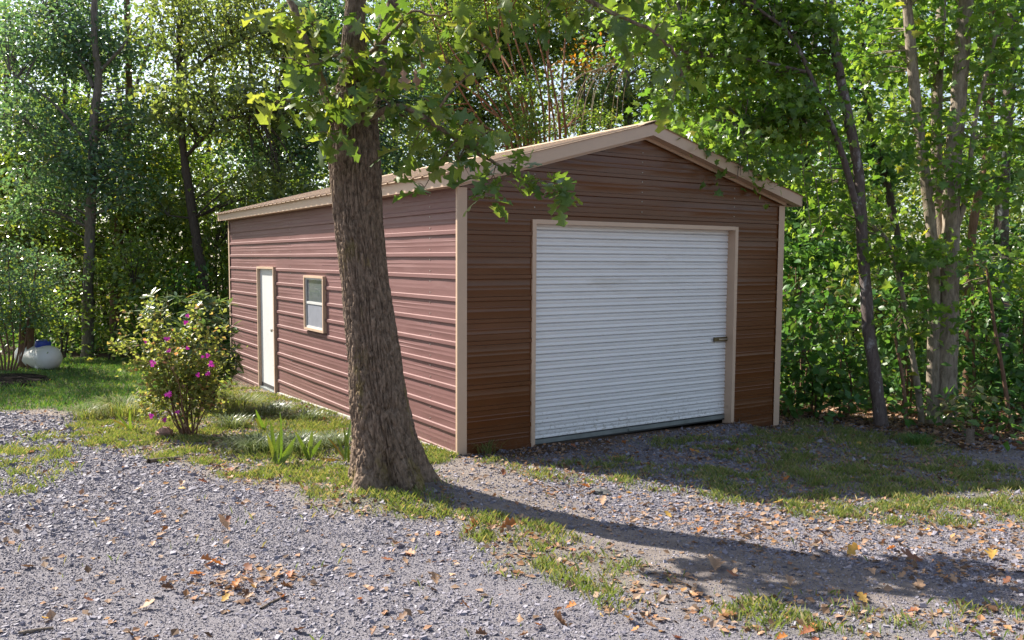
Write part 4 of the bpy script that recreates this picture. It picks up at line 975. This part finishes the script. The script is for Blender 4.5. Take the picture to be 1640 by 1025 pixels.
# ------------------------------------------------------------------ garden plants beside the garage
def bush(name, label, cat, px, py, stems_, n_stem, T, leaf, nleaf, mat, bark, seed, spread, flowers=(), tilt=.8, whorl=False, lw=1.0):
    """stems_: crown targets (px, py, rx px, ry px, depth offset); all rooted at one spot of the ground"""
    rng = np.random.default_rng(seed); b0 = ong(px, py); b0[2] = float(gz(b0[0], b0[1])) - .01; D = (b0 - CAM) @ FV
    root = empty(name, b0, label, cat); g = Geo(); Ps, Ns, Rn, SPN = [], [], [], []; tips = []
    for (tx, ty, rx_, ry_, dD) in stems_:
        for q in range(n_stem):
            e = pt(tx + rng.uniform(-1, 1) * rx_, ty + rng.uniform(-1, 1) * ry_, D + dD + rng.normal(0, rx_ * D / F_PX * .6))
            s0 = b0 + np.array([rng.normal(0, .04), rng.normal(0, .04), -.02])
            mid = s0 * .5 + e * .5 + np.array([0, 0, .12]) * np.linalg.norm(e - s0) + rng.normal(0, .04, 3)
            P = smooth_path([s0, (s0 + mid) / 2 + rng.normal(0, .02, 3), mid, e], 5)
            g.tube(P, np.linspace(.011, .0025, len(P)), 5)
            for k in range(len(P) // 2, len(P)):
                if rng.uniform() < .8: tips.append(P[k] + rng.normal(0, spread * .5, 3))
            tips.append(e)
    tips = np.array(tips)
    for tp in tips[rng.integers(0, len(tips), max(1, nleaf // 12))]:
        c_ = tp + rng.normal(0, spread, 3) * [1, 1, .7]
        if c_[2] < b0[2] + .08: continue
        if whorl:
            ax_ = unit(rng.normal(0, .4, 3) + [0, 0, 1]); e1 = unit(np.cross(ax_, [.3, 1, .1])); e2 = np.cross(ax_, e1)
            for ang in np.linspace(0, 6.28, 9, endpoint=False) + rng.uniform(0, 6):
                el = rng.uniform(-.45, .75); d_ = (e1 * math.cos(ang) + e2 * math.sin(ang)) * math.cos(el) + ax_ * math.sin(el)
                Ps.append(c_ + d_ * .01); Ns.append(unit(ax_ - d_ * (ax_ @ d_))); SPN.append(d_)
        else:
            for _ in range(12):
                Ps.append(c_ + rng.normal(0, leaf * .8, 3)); Ns.append(rng.normal(0, .6, 3) + [0, 0, tilt])
    Ps, Ns = np.array(Ps), np.array(Ns); S = leaf * rng.uniform(.65, 1.25, len(Ps))
    link('stems', g.mesh('stems', M[bark], b0), root)
    spin = None
    if whorl:                                     # point every leaf away from its whorl
        N_ = unit(Ns); ref = np.where(np.abs(N_[:, 2:3]) < .9, np.array([[0, 0, 1.0]]), np.array([[1.0, 0, 0]])); a_ = unit(np.cross(ref, N_)); b_ = np.cross(N_, a_)
        dv = np.array(SPN); spin = np.arctan2((dv * b_).sum(1), (dv * a_).sum(1))
    link('foliage', leaf_mesh('foliage', T, Ps, Ns, S, M[mat], rng, b0, width=lw, spin=spin), root)
    pet = strip_leaf([(0, .04), (.4, .26), (.75, .3), (1, .12)], .1, .35)
    fm = None
    for (fx, fy, sc_) in flowers:
        if fm is None:
            V, Fc = [], []
            for cpos in range(3):
                off = np.array([(0, 0, 0), (.7, .35, -.15), (-.25, .75, -.2)][cpos])
                for q in range(5):
                    a = q * 2 * math.pi / 5 + cpos; Rm = np.array([(math.cos(a), -math.sin(a), 0), (math.sin(a), math.cos(a), 0), (0, 0, 1)])
                    v_ = pet[0] * [.62, .62, 1] + [0, 0, .3 * 0]; v_[:, 2] += v_[:, 0] * .35; b_ = sum(len(x_) for x_ in V); V.append(v_ @ Rm.T + off); Fc.append(pet[1] + b_)
            fm = np_mesh('flower', np.vstack(V), np.vstack(Fc), M['petal'], True)
        o = link('flower', fm, root)
        p_ = pt(fx, fy, D - .42 - rng.uniform(0, .2)); nrm = unit(CAM - p_ + np.array([rng.normal(0, .25), rng.normal(0, .25), .4 + rng.normal(0, .2)]) * 4)
        Rm = frames(nrm[None], np.array([rng.uniform(0, 6)]))[0] * .030 * sc_
        o.matrix_local = Matrix([[*Rm[r__], (p_ - b0)[r__]] for r__ in range(3)] + [[0, 0, 0, 1]])
    return root
bush('rhododendron', 'rhododendron with long whorled leaves behind the azalea, against the garage wall', 'shrub', 331, 655,
     [(318, 485, 30, 16, 0), (345, 530, 24, 26, -.2), (300, 515, 25, 22, 0), (330, 468, 16, 8, 0), (356, 575, 14, 25, -.3), (362, 545, 10, 20, -.2), (245, 490, 12, 10, .2)], 5, LANCE, .15, 2500, 'l_rhodo', 'bark_dark', 401, .07, whorl=True, lw=1.2)
bush('azalea', 'leggy azalea bush with scattered magenta flowers beside the gravel drive', 'shrub', 302, 698,
     [(270, 535, 40, 28, -.1), (228, 535, 30, 20, 0), (320, 560, 38, 30, -.1), (255, 590, 40, 26, -.2), (228, 636, 32, 10, -.1), (345, 560, 20, 30, 0), (295, 508, 30, 16, .1), (208, 545, 12, 8, 0), (335, 610, 18, 16, 0), (242, 490, 10, 8, .1)], 2, KITE, .055, 3900, 'l_azalea', 'bark_red', 402, .085,
     [(301, 504, .8), (296, 515, .9), (267, 544, 1.05), (247, 581, 1.25), (271, 563, .8), (334, 569, .9), (336, 584, 1.2), (334, 599, .9), (315, 600, .85), (271, 633, 1.3), (244, 665, 1.0), (262, 672, .9), (285, 661, .85), (299, 558, .7), (324, 570, .6), (234, 547, .55)], lw=1.25)
# iris fans
blade = strip_leaf([(0, .035), (.3, .045), (.6, .042), (.85, .028), (1, .004)], .25, .12)
iris_mesh = np_mesh('blade', blade[0], blade[1], M['iris'], True)
irn = np.random.default_rng(51)
def iris(px, py, blades, lab):
    b0 = ong(px, py); b0[2] = float(gz(b0[0], b0[1])) - .01; D = (b0 - CAM) @ FV
    root = empty('iris_plant', b0, lab, 'plant', 'iris plants before the garage wall')
    for tx, ty in blades:
        e = pt(tx, ty, D + irn.normal(0, .08)) - b0; L = np.linalg.norm(e)
        o = link('blade', iris_mesh, root); o.matrix_local = leaf_matrix(np.array([irn.normal(0, .015), irn.normal(0, .015), 0]), e, irn.uniform(-.6, .6) + 1.3, L, .5 / max(L, .2))
iris(443, 743, [(432, 692), (448, 692), (440, 672), (452, 660), (476, 700), (372, 752), (395, 762), (465, 712)], 'iris with two pale blades fallen towards the gravel')
iris(490, 736, [(480, 698), (497, 690), (490, 705), (472, 690), (515, 705)], 'iris with upright blades right of the fallen pale blades')
iris(556, 738, [(532, 698), (552, 680), (560, 670), (563, 690), (515, 737), (548, 702)], 'bright iris touching the left side of the oak trunk')
iris(424, 690, [(404, 655), (412, 668), (430, 668)], 'small iris near the garage wall behind the liriope')
iris(212, 690, [(190, 660), (205, 655), (222, 665), (180, 668)], 'grassy iris left of the azalea')
# liriope mounds
def tuft(name, lab, cat, px, py, rad_px, h, n_, mat, seed, wid=.007, group=None):
    rng = np.random.default_rng(seed); b0 = ong(px, py); b0[2] = float(gz(b0[0], b0[1])) - .01; rr = rad_px * ((b0 - CAM) @ FV) / F_PX
    P = rng.normal(0, rr * .45, (n_, 3)) * [1, 1, 0]; P[:, 2] = gz(b0[0] + P[:, 0], b0[1] + P[:, 1]) - b0[2]
    out = unit(P * [1, 1, 0] + rng.normal(0, .05, (n_, 3)) * [1, 1, 0] + 1e-6)
    ang = np.arctan2(out[:, 1], out[:, 0]) - np.pi / 2
    R = np.zeros((n_, 3, 3)); R[:, 0, 0] = np.cos(ang); R[:, 0, 1] = -np.sin(ang); R[:, 1, 0] = np.sin(ang); R[:, 1, 1] = np.cos(ang); R[:, 2, 2] = 1
    B5 = (np.array([(-.5, 0, 0), (.5, 0, 0), (-.45, .25, .65), (.45, .25, .65), (-.3, .75, .9), (.3, .75, .9), (0, 1.25, .75)]), [np.array([(0, 1, 3, 2), (2, 3, 5, 4)]), np.array([(4, 5, 6)])])
    hh = h * rng.uniform(.6, 1.15, n_); S = np.stack([np.full(n_, wid), hh, hh], 1)
    V, Q = scatter(B5[0], B5[1][0], P, R, S); _, T3 = scatter(B5[0], B5[1][1], P, R, S)
    rn = rng.uniform(0, 1, n_); me = np_mesh(name, V, [Q, T3], M[mat], True, np.concatenate([np.repeat(rn, 2), rn]))
    o = link(name, me, None, b0); tag(o, lab, cat, group); return o
for k, (px, py, rr, h, n_, lab, mt) in enumerate([(415, 722, 42, .17, 520, 'low mound of dark strappy liriope left of the fallen iris blades', 'liriope'), (475, 722, 45, .17, 560, 'low mound of dark strappy liriope between the two iris plants', 'liriope'), (540, 715, 28, .14, 240, 'thin mound of strappy liriope beside the oak trunk', 'liriope'),
        (370, 686, 24, .16, 240, 'small dark green tuft right of the azalea stems', 'liriope'), (430, 662, 45, .15, 420, 'grey-green mound of strappy leaves near the walk-in door', 'liriope'), (490, 672, 34, .13, 280, 'grey-green mound of strappy leaves below the window', 'liriope'),
        (195, 668, 38, .24, 380, 'tall bright grass clump at the lawn edge left of the azalea', 'grass'), (140, 672, 26, .17, 200, 'smaller bright grass clump at the corner of lawn and gravel', 'grass'), (385, 655, 40, .2, 380, 'bright grassy clump between the azalea and the walk-in door', 'grass'),
        (1302, 778, 16, .20, 40, 'wispy tall grass tuft where the garage shade meets the sun', 'grass'), (1470, 712, 28, .12, 260, 'bright green grass clump at the foot of the maple', 'lawn'), (780, 728, 16, .13, 60, 'weed tuft against the front corner of the garage', 'grass')]):
    tuft('grass_tuft' if mt != 'liriope' else 'liriope_mound', lab, 'grass' if mt != 'liriope' else 'plant', px, py, rr, h, n_, mt, 500 + k)

# ------------------------------------------------------------------ propane tank, mulch bed, rocks, stump, sticks
tk = ong(82, 593); tk[2] = float(gz(tk[0], tk[1]))
tank = empty('propane_tank', tk, 'white propane tank with a blue lid at the back of the lawn', 'tank', None, math.atan2(.92, -.38))
Rt, Lt = .26, .85
pr = [(.004, -Lt / 2 - .27)] + [(Rt * math.sin(a), -Lt / 2 - .27 * math.cos(a)) for a in np.linspace(.12, math.pi / 2, 9)] + [(Rt * math.sin(a), Lt / 2 + .27 * math.cos(a)) for a in np.linspace(math.pi / 2, .12, 9)] + [(.004, Lt / 2 + .27)]
TC = (Lt / 2 + .1, 0, Rt - .03)
MB().lathe(pr, TC, 36, 'x').build('tank_body', M['tank'], tank, 30)
for xx in (-.35, .35):
    MB().lathe([(Rt + .002, -.012), (Rt + .004, 0), (Rt + .002, .012)], (TC[0] + xx, 0, TC[2]), 36, 'x').build('weld_seam', M['tank'], tank, 40)
    MB().box(TC[0] + xx - .05, TC[0] + xx + .05, -.22, .22, -.05, .16).build('tank_leg', M['tank'], tank, bevel=.01)
dome = MB().lathe([(.145, -.03), (.15, .0), (.15, .075), (.138, .10), (.09, .115), (.01, .118)], (TC[0] - .22, 0, TC[2] + Rt - .01), 24, 'z').build('valve_dome', M['blue'], tank, 40)
MB().lathe([(.155, 0), (.159, .01), (.155, .022)], (TC[0] - .22, 0, TC[2] + Rt + .01), 24, 'z').build('dome_rim', M['blue'], dome, 40)
def blob_mesh(rx_, ry_, rz_, seed, n=10, jag=.18):
    rng = np.random.default_rng(seed); V = []; m_ = 7
    for j in range(m_):
        ph = math.pi * (j + .15) / (m_ - .7)
        for k in range(n):
            a = 2 * math.pi * k / n; f_ = 1 + rng.normal(0, jag)
            V.append((rx_ * math.sin(ph) * math.cos(a) * f_, ry_ * math.sin(ph) * math.sin(a) * f_, rz_ * math.cos(ph) * (1 + rng.normal(0, jag * .5))))
    Fc = [(j * n + k, (j + 1) * n + k, (j + 1) * n + (k + 1) % n, j * n + (k + 1) % n) for j in range(m_ - 1) for k in range(n)] + [tuple(range(n)), tuple((m_ - 1) * n + k for k in range(n))[::-1]]
    me = bpy.data.meshes.new('stone'); me.from_pydata(V, [], Fc); me.update(); return me
def rock(px, py, s_, seed, lab, mt, name='rock', cat='rock'):
    p = ong(px, py); p[2] = float(gz(p[0], p[1])) + s_[2] * .45
    me = blob_mesh(*s_, seed); me.materials.append(M[mt]); o = link(name, me, None, p); o.rotation_euler = (0, 0, seed); return tag(o, lab, cat)
rock(263, 698, (.15, .09, .075), 1, 'flat pinkish stone at the foot of the azalea', 'rock')
rock(961, 790, (.085, .05, .03), 2, 'small dark stone lying before the roll-up door', 'rock_dark')
mul = ong(20, 611); me = blob_mesh(.62, 1.1, .07, 3, 24, .06); me.materials.append(M['mulch']); mul[2] = float(gz(mul[0], mul[1]))
tag(link('mulch_bed', me, None, mul), 'dark mulch bed under the clump of thin tan stems', 'mulch')
sp_ = ong(1553, 712); sp_[2] = float(gz(sp_[0], sp_[1])) - .02
stump = MB().tube([(0, 0, 0), (.01, 0, .08), (.02, .01, .19)], [.06, .05, .048], 10).build('stump', M['stick'], None, 40); stump.location = tuple(sp_); tag(stump, 'short weathered stump before the maple base', 'stump')
def stick(pix, r0, lab, mt='stick', lift=.0):
    P = []
    for q in pix:
        p = ong(q[0], q[1]); p[2] = float(gz(p[0], p[1])) + r0 * .7 + (q[2] if len(q) > 2 else 0); P.append(p)
    P = smooth_path(P, 5); c_ = P[0].copy(); g = Geo(); g.tube(P - c_, np.linspace(r0, r0 * .5, len(P)), 7)
    tag(link('stick', g.mesh('stick', M[mt]), None, c_), lab, 'stick')
stick([(238, 742), (262, 737), (288, 734)], .028, 'short dark piece of branch on the soil below the azalea')
stick([(30, 1022), (60, 1016), (86, 1012)], .012, 'thin stick in the bottom left corner of the gravel')
stick([(418, 977), (440, 965), (462, 957)], .008, 'thin twig on the gravel left of the leaf pile')
stick([(1420, 680), (1440, 690), (1452, 697, .02)], .02, 'fallen pale stick between the leaning trunk and the sapling')
stick([(1500, 665, .3), (1530, 690, .12), (1552, 700)], .012, 'thin fallen stick slanting down to the stump')
stick([(1500, 712), (1545, 708, .03), (1580, 706)], .012, 'thin fallen stick lying behind the stump')
stick([(285, 830), (300, 824)], .007, 'tiny twig on the gravel above the curled brown leaf')

# ------------------------------------------------------------------ ground cover: stones, grass, leaves
crng = np.random.default_rng(91)
# packed wheel tracks with mostly fines
track = np.zeros(XX.shape)
for pl in ([(-250, 700), (100, 730), (420, 835), (760, 935), (1150, 1020), (1400, 1090)], [(-300, 830), (60, 900), (420, 1040), (600, 1150)]):
    pl = smooth_path([ong(*p) for p in pl], 12)
    for p in pl: track = np.maximum(track, np.exp(-((wx - p[0]) ** 2 + (wy - p[1]) ** 2) / .06))
track = np.clip(track * (.4 + 1.1 * fbm(XX / .5, YY / .5, 58)), 0, 1)
# gravel stones
def gdens(x, y):
    d = camdist(x, y); base = look(m_gv, x, y)
    patch = (.4 + .6 * (fbm(x / .9, y / .9, 55, 3) > .47)) * (1 - .85 * look(track, x, y))
    return base * patch * np.clip((5.6 / np.maximum(d, 4.0)) ** 2, .05, 1) * infov(x, y) * .95
gx_, gy_ = sample(900000, (-8.5, 6.5, -6.8, 6.0), gdens, crng)
n_ = min(len(gx_), 50000); gx_, gy_ = gx_[:n_], gy_[:n_]
sz = np.clip(crng.lognormal(math.log(.0098), .45, n_), .005, .030) * np.clip(camdist(gx_, gy_) / 6.0, .8, 1.9)
P = np.stack([gx_, gy_, gz(gx_, gy_) + sz * .12], 1)
T8 = BOX8[0]
R = frames(unit(crng.normal(0, .35, (n_, 3)) + [0, 0, 1]), crng.uniform(0, 6.28, n_))
k8 = len(T8); S = np.stack([sz * crng.uniform(.9, 1.5, n_), sz * crng.uniform(.75, 1.2, n_), sz * crng.uniform(.4, .8, n_)], 1)
loc = T8[None] * (1 + crng.normal(0, .22, (n_, 8, 3))) * S[:, None, :]
V = np.einsum('nij,nkj->nki', R, loc) + P[:, None, :]
Fq = (BOX8[1][None] + (np.arange(n_) * 8)[:, None, None]).reshape(-1, 4)
tag(link('gravel_stones', np_mesh('gravel_stones', V.reshape(-1, 3), Fq, M['stone'], False, np.repeat(crng.beta(2.2, 2.2, n_), 6))), 'loose grey crushed gravel over the drive', 'gravel', kind='stuff')
def gn_scatter(name, P, rot, scl, rnd, mat, sub=1):
    me = bpy.data.meshes.new(name); n_ = len(P); me.vertices.add(n_); me.vertices.foreach_set('co', np.asarray(P, np.float32).ravel())
    for nm, typ, a_ in (('rot', 'FLOAT_VECTOR', rot), ('scl', 'FLOAT_VECTOR', scl), ('rnd', 'FLOAT', rnd)):
        at = me.attributes.new(nm, typ, 'POINT'); at.data.foreach_set('vector' if typ != 'FLOAT' else 'value', np.asarray(a_, np.float32).ravel())
    me.update(); me.materials.append(mat); o = link(name, me)
    ng = bpy.data.node_groups.new(name, 'GeometryNodeTree')
    ng.interface.new_socket('Geometry', in_out='INPUT', socket_type='NodeSocketGeometry'); ng.interface.new_socket('Geometry', in_out='OUTPUT', socket_type='NodeSocketGeometry')
    N = ng.nodes; L = ng.links; gi = N.new('NodeGroupInput'); go = N.new('NodeGroupOutput'); ins = N.new('GeometryNodeInstanceOnPoints'); ico = N.new('GeometryNodeMeshIcoSphere'); sm = N.new('GeometryNodeSetMaterial')
    ico.inputs['Radius'].default_value = .5; ico.inputs['Subdivisions'].default_value = sub; sm.inputs['Material'].default_value = mat
    L.new(gi.outputs[0], ins.inputs['Points']); L.new(ico.outputs[0], sm.inputs[0]); L.new(sm.outputs[0], ins.inputs['Instance'])
    for nm, sk in (('rot', 'Rotation'), ('scl', 'Scale')):
        na = N.new('GeometryNodeInputNamedAttribute'); na.data_type = 'FLOAT_VECTOR'; na.inputs['Name'].default_value = nm; L.new(na.outputs['Attribute'], ins.inputs[sk])
    L.new(ins.outputs[0], go.inputs[0]); md = o.modifiers.new('scatter', 'NODES'); md.node_group = ng
    return o
def fdens(x, y):
    return np.clip(look(np.maximum(m_gv, .25 * (1 - d_lawn)), x, y), 0, 1) * np.clip((5.4 / np.maximum(camdist(x, y), 3.8)) ** 2, .08, 1) * infov(x, y)
gx_, gy_ = sample(1500000, (-8.8, 8, -7.2, 6.0), fdens, crng); n_ = min(len(gx_), 330000); gx_, gy_ = gx_[:n_], gy_[:n_]
sz = np.clip(crng.lognormal(math.log(.0062), .4, n_), .003, .016) * np.clip(camdist(gx_, gy_) / 5.5, .8, 2.2)
tag(gn_scatter('fine_gravel', np.stack([gx_, gy_, gz(gx_, gy_) + sz * .15], 1), crng.uniform(0, 6.28, (n_, 3)), np.stack([sz * crng.uniform(.9, 1.7, n_), sz, sz * crng.uniform(.5, .9, n_)], 1), crng.beta(2.0, 2.4, n_), M['fine_stone']), 'fine grey gravel packed between the larger chips', 'gravel', kind='stuff')
print('FINES', n_)
print('STONES', n_)
# grass
def blades(name, lab, x, y, h, w, mat, rng):
    n_ = len(x); P = np.stack([x, y, gz(x, y) - .004], 1); a = rng.uniform(0, 6.28, n_); ln = rng.normal(0, .5, n_)
    R = np.zeros((n_, 3, 3)); R[:, 0, 0] = np.cos(a); R[:, 0, 1] = -np.sin(a); R[:, 1, 0] = np.sin(a); R[:, 1, 1] = np.cos(a); R[:, 2, 2] = 1
    hh = h * rng.uniform(.45, 1.4, n_); S = np.stack([np.full(n_, w) * rng.uniform(.7, 1.4, n_), hh * (1 + np.abs(ln)), hh], 1)
    V, Fc = scatter(BLADE[0], BLADE[1], P, R, S); tag(link(name, np_mesh(name, V, Fc, M[mat], False, np.repeat(rng.uniform(0, 1, n_), 2))), lab, 'grass', kind='stuff')
fine = lambda x, y: np.clip((fbm(x / .16, y / .16, 66, 2) - .38) * 4, .06, 1)
wdm = blur(d_weed, 1)
gx_, gy_ = sample(900000, (-6, 7, -6, 7), lambda x, y: look(wdm, x, y) * fine(x, y) * infov(x, y), crng); n_ = min(len(gx_), 95000); gx_, gy_ = gx_[:n_], gy_[:n_]
print('WEEDS', n_); blades('sparse_grass', 'sparse weedy grass on bare soil round the garage', gx_, gy_, .048, .0055, 'grass', crng)
gx_, gy_ = sample(230000, (-8, 3, 5, 17), lambda x, y: look(d_lawn, x, y) * infov(x, y), crng); n_ = min(len(gx_), 60000); gx_, gy_ = gx_[:n_], gy_[:n_]
print('LAWN', n_); blades('lawn_grass', 'short mown grass of the shaded lawn', gx_, gy_, .055, .011, 'lawn', crng)
gx_, gy_ = sample(60000, (-6, 7, -6, 6), lambda x, y: .05 * infov(x, y) * look(np.maximum(m_gv, .5), x, y) * (fbm(x / .5, y / .5, 77) > .6), crng)
blades('stray_grass', 'stray thin grass sprouting in the gravel', gx_, gy_, .05, .005, 'grass', crng)
# small leaf litter
lit_d = np.clip(.3 + 2.1 * mask([weeds, green_s, gravel_right, strip2, low_r]) + 1.6 * mask([green_r]) + 2.0 * m_lit - .25 * d_lawn, .05, 2) 
px_pile = ong(395, 935); 
def ldens(x, y): return np.clip(look(lit_d, x, y) * .42 * (fbm(x / .6, y / .6, 88) + .15) + .9 * np.exp(-((x - px_pile[0]) ** 2 / .10 + (y - px_pile[1]) ** 2 / .05)), 0, 1) * infov(x, y)
gx_, gy_ = sample(140000, (-6, 9, -6, 8), ldens, crng); n_ = len(gx_); print('LITTER', n_)
P = np.stack([gx_, gy_, gz(gx_, gy_) + .008], 1)
tag(link('leaf_litter', leaf_mesh('leaf_litter', KITE, P, crng.normal(0, .35, (n_, 3)) + [0, 0, 1], crng.uniform(.016, .062, n_), M['litter'], crng, width=1.3)), 'small brown and tan leaf bits strewn over the ground', 'litter', kind='stuff')
gx_, gy_ = sample(26000, (5.2, 14, -4, 8), lambda x, y: look(m_lit, x, y) * infov(x, y), crng); n_ = len(gx_)
P = np.stack([gx_, gy_, gz(gx_, gy_) + .012], 1)
tag(link('forest_litter', leaf_mesh('forest_litter', KITE, P, crng.normal(0, .35, (n_, 3)) + [0, 0, 1], crng.uniform(.04, .11, n_), M['litter'], crng, width=1.3)), 'dead leaves covering the floor of the wood', 'litter', kind='stuff')
# single fallen leaves
curled = [strip_leaf([(0, .01), (.15, .05), (.28, .2), (.36, .12), (.5, .33), (.62, .3), (.7, .15), (.85, .24), (.95, .1), (1, .02)], fo, dr, tw) for fo, dr, tw in ((.9, -.25, .3), (-.7, .3, -.5), (.35, -.5, .2))]
fmesh = {}
for cname in ('orange', 'tan', 'brown', 'rust', 'yellow'):
    for k, T in enumerate(curled):
        fmesh[cname, k] = np_mesh('fallen_leaf', T[0], T[1], M['f_' + cname], True)
def fallen(x, y, cname, size, lab, group=None, shp=None):
    o = link('fallen_leaf', fmesh[cname, int(crng.integers(0, 3)) if shp is None else shp]); z = float(gz(x, y)) + size * .09
    hx = np.array([math.cos(a_ := crng.uniform(0, 6.28)), math.sin(a_), crng.normal(0, .12)])
    o.matrix_world = leaf_matrix(np.array([x, y, z]), hx, crng.normal(0, .3), size * .85, 1.05); tag(o, lab, 'leaf', group)
for px, py, cname, size, lab in [(800, 848, 'orange', .15, 'big orange fallen leaf at the lower edge of the oak shadow'), (370, 857, 'tan', .17, 'large curled pale-brown leaf alone on the open gravel'), (1588, 900, 'yellow', .14, 'bright yellow-orange leaf near the right edge above the oak shadow'),
                                 (997, 795, 'orange', .14, 'bright orange leaf in the sun before the garage door'), (1356, 893, 'yellow', .13, 'yellow leaf on the upper edge of the oak shadow'), (1145, 920, 'tan', .2, 'large pale leaf at the lower edge of the oak shadow'), (1479, 902, 'rust', .2, 'large rusty leaf on the pale gravel at the right'),
                                 (640, 868, 'tan', .14, 'tan leaf at the gravel edge below the oak trunk'), (702, 858, 'orange', .12, 'orange leaf at the gravel edge right below the oak trunk'), (730, 922, 'tan', .13, 'light tan leaf standing on the open gravel'), (910, 1012, 'brown', .13, 'brown curled leaf at the bottom edge, right of centre'),
                                 (1236, 809, 'yellow', .11, 'yellow leaf at the tip of the garage shadow'), (832, 992, 'tan', .17, 'twisted straw-coloured leaf near the bottom centre'), (82, 992, 'yellow', .08, 'small golden leaf near the bottom left corner'), (1183, 985, 'tan', .14, 'pale upright leaf near the bottom, left of the shaded gravel')]:
    p = ong(px, py); fallen(p[0], p[1], cname, size, lab)
zones = [('on the open gravel left of the oak', gpoly([(0, 700), (150, 690), (380, 790), (560, 850), (560, 1080), (-300, 1080)]), 50, 'leaves on the open gravel'),
         ('in the leaf pile on the gravel', gpoly([(320, 900), (470, 900), (480, 970), (340, 970)]), 30, 'leaves in the gravel pile'),
         ('on the gravel below the oak shadow', gpoly([(560, 860), (1000, 950), (1250, 1080), (560, 1080)]), 42, 'leaves below the oak shadow'),
         ('on the weedy strip around the oak', gpoly([(300, 745), (560, 745), (760, 790), (1000, 880), (1100, 940), (900, 900), (600, 835), (400, 785)]), 40, 'leaves round the oak'),
         ('in the shade before the roll-up door', gpoly([(800, 735), (1160, 690), (1400, 700), (1640, 760), (1250, 785), (1200, 780)]), 48, 'leaves in the garage shade'),
         ('on the sunlit ground between the two shadows', gpoly([(760, 750), (1200, 815), (1640, 800), (1640, 900), (1200, 880), (900, 810)]), 56, 'leaves between the shadows'),
         ('in the dappled shade at the bottom right', gpoly([(1100, 910), (1640, 930), (1640, 1060), (1250, 1060)]), 34, 'leaves in the dappled shade')]
adj = dict(orange='orange', tan='pale tan', brown='dark brown', rust='rusty red-brown', yellow='yellow')
for zlab, poly, cnt, grp in zones:
    P_ = np.array(poly); x0, y0 = P_.min(0); x1, y1 = P_.max(0); done = 0
    while done < cnt:
        x, y = crng.uniform(x0, x1), crng.uniform(y0, y1)
        if not in_poly(np.array([x]), np.array([y]), poly)[0] or np.hypot(x - OAK[0], y - OAK[1]) < .42 or (x > -.1 and y > -.05): continue
        cname = ['orange', 'tan', 'tan', 'brown', 'rust', 'rust', 'brown', 'tan', 'tan', 'orange'][int(crng.integers(0, 10))] if done % 13 else 'yellow'
        shp = int(crng.integers(0, 3)); size = crng.uniform(.05, .105)
        look_ = ('large' if size > .085 else 'small') + ' ' + ('cupped', 'arched', 'curled-up')[shp] + ' ' + adj[cname]
        d3 = np.array([x, y, 0]) - CAM; pxx = 820 + F_PX * (d3 @ RV) / (d3 @ FV); ctr = np.mean([820 + F_PX * ((np.array([a, b_, 0]) - CAM) @ RV) / ((np.array([a, b_, 0]) - CAM) @ FV) for a, b_ in poly])
        side = 'left' if pxx < ctr else 'right'
        fallen(x, y, cname, size, '%s leaf %s, %s half' % (look_, zlab, side), '%s %s, %s half' % (look_, grp, side), shp); done += 1
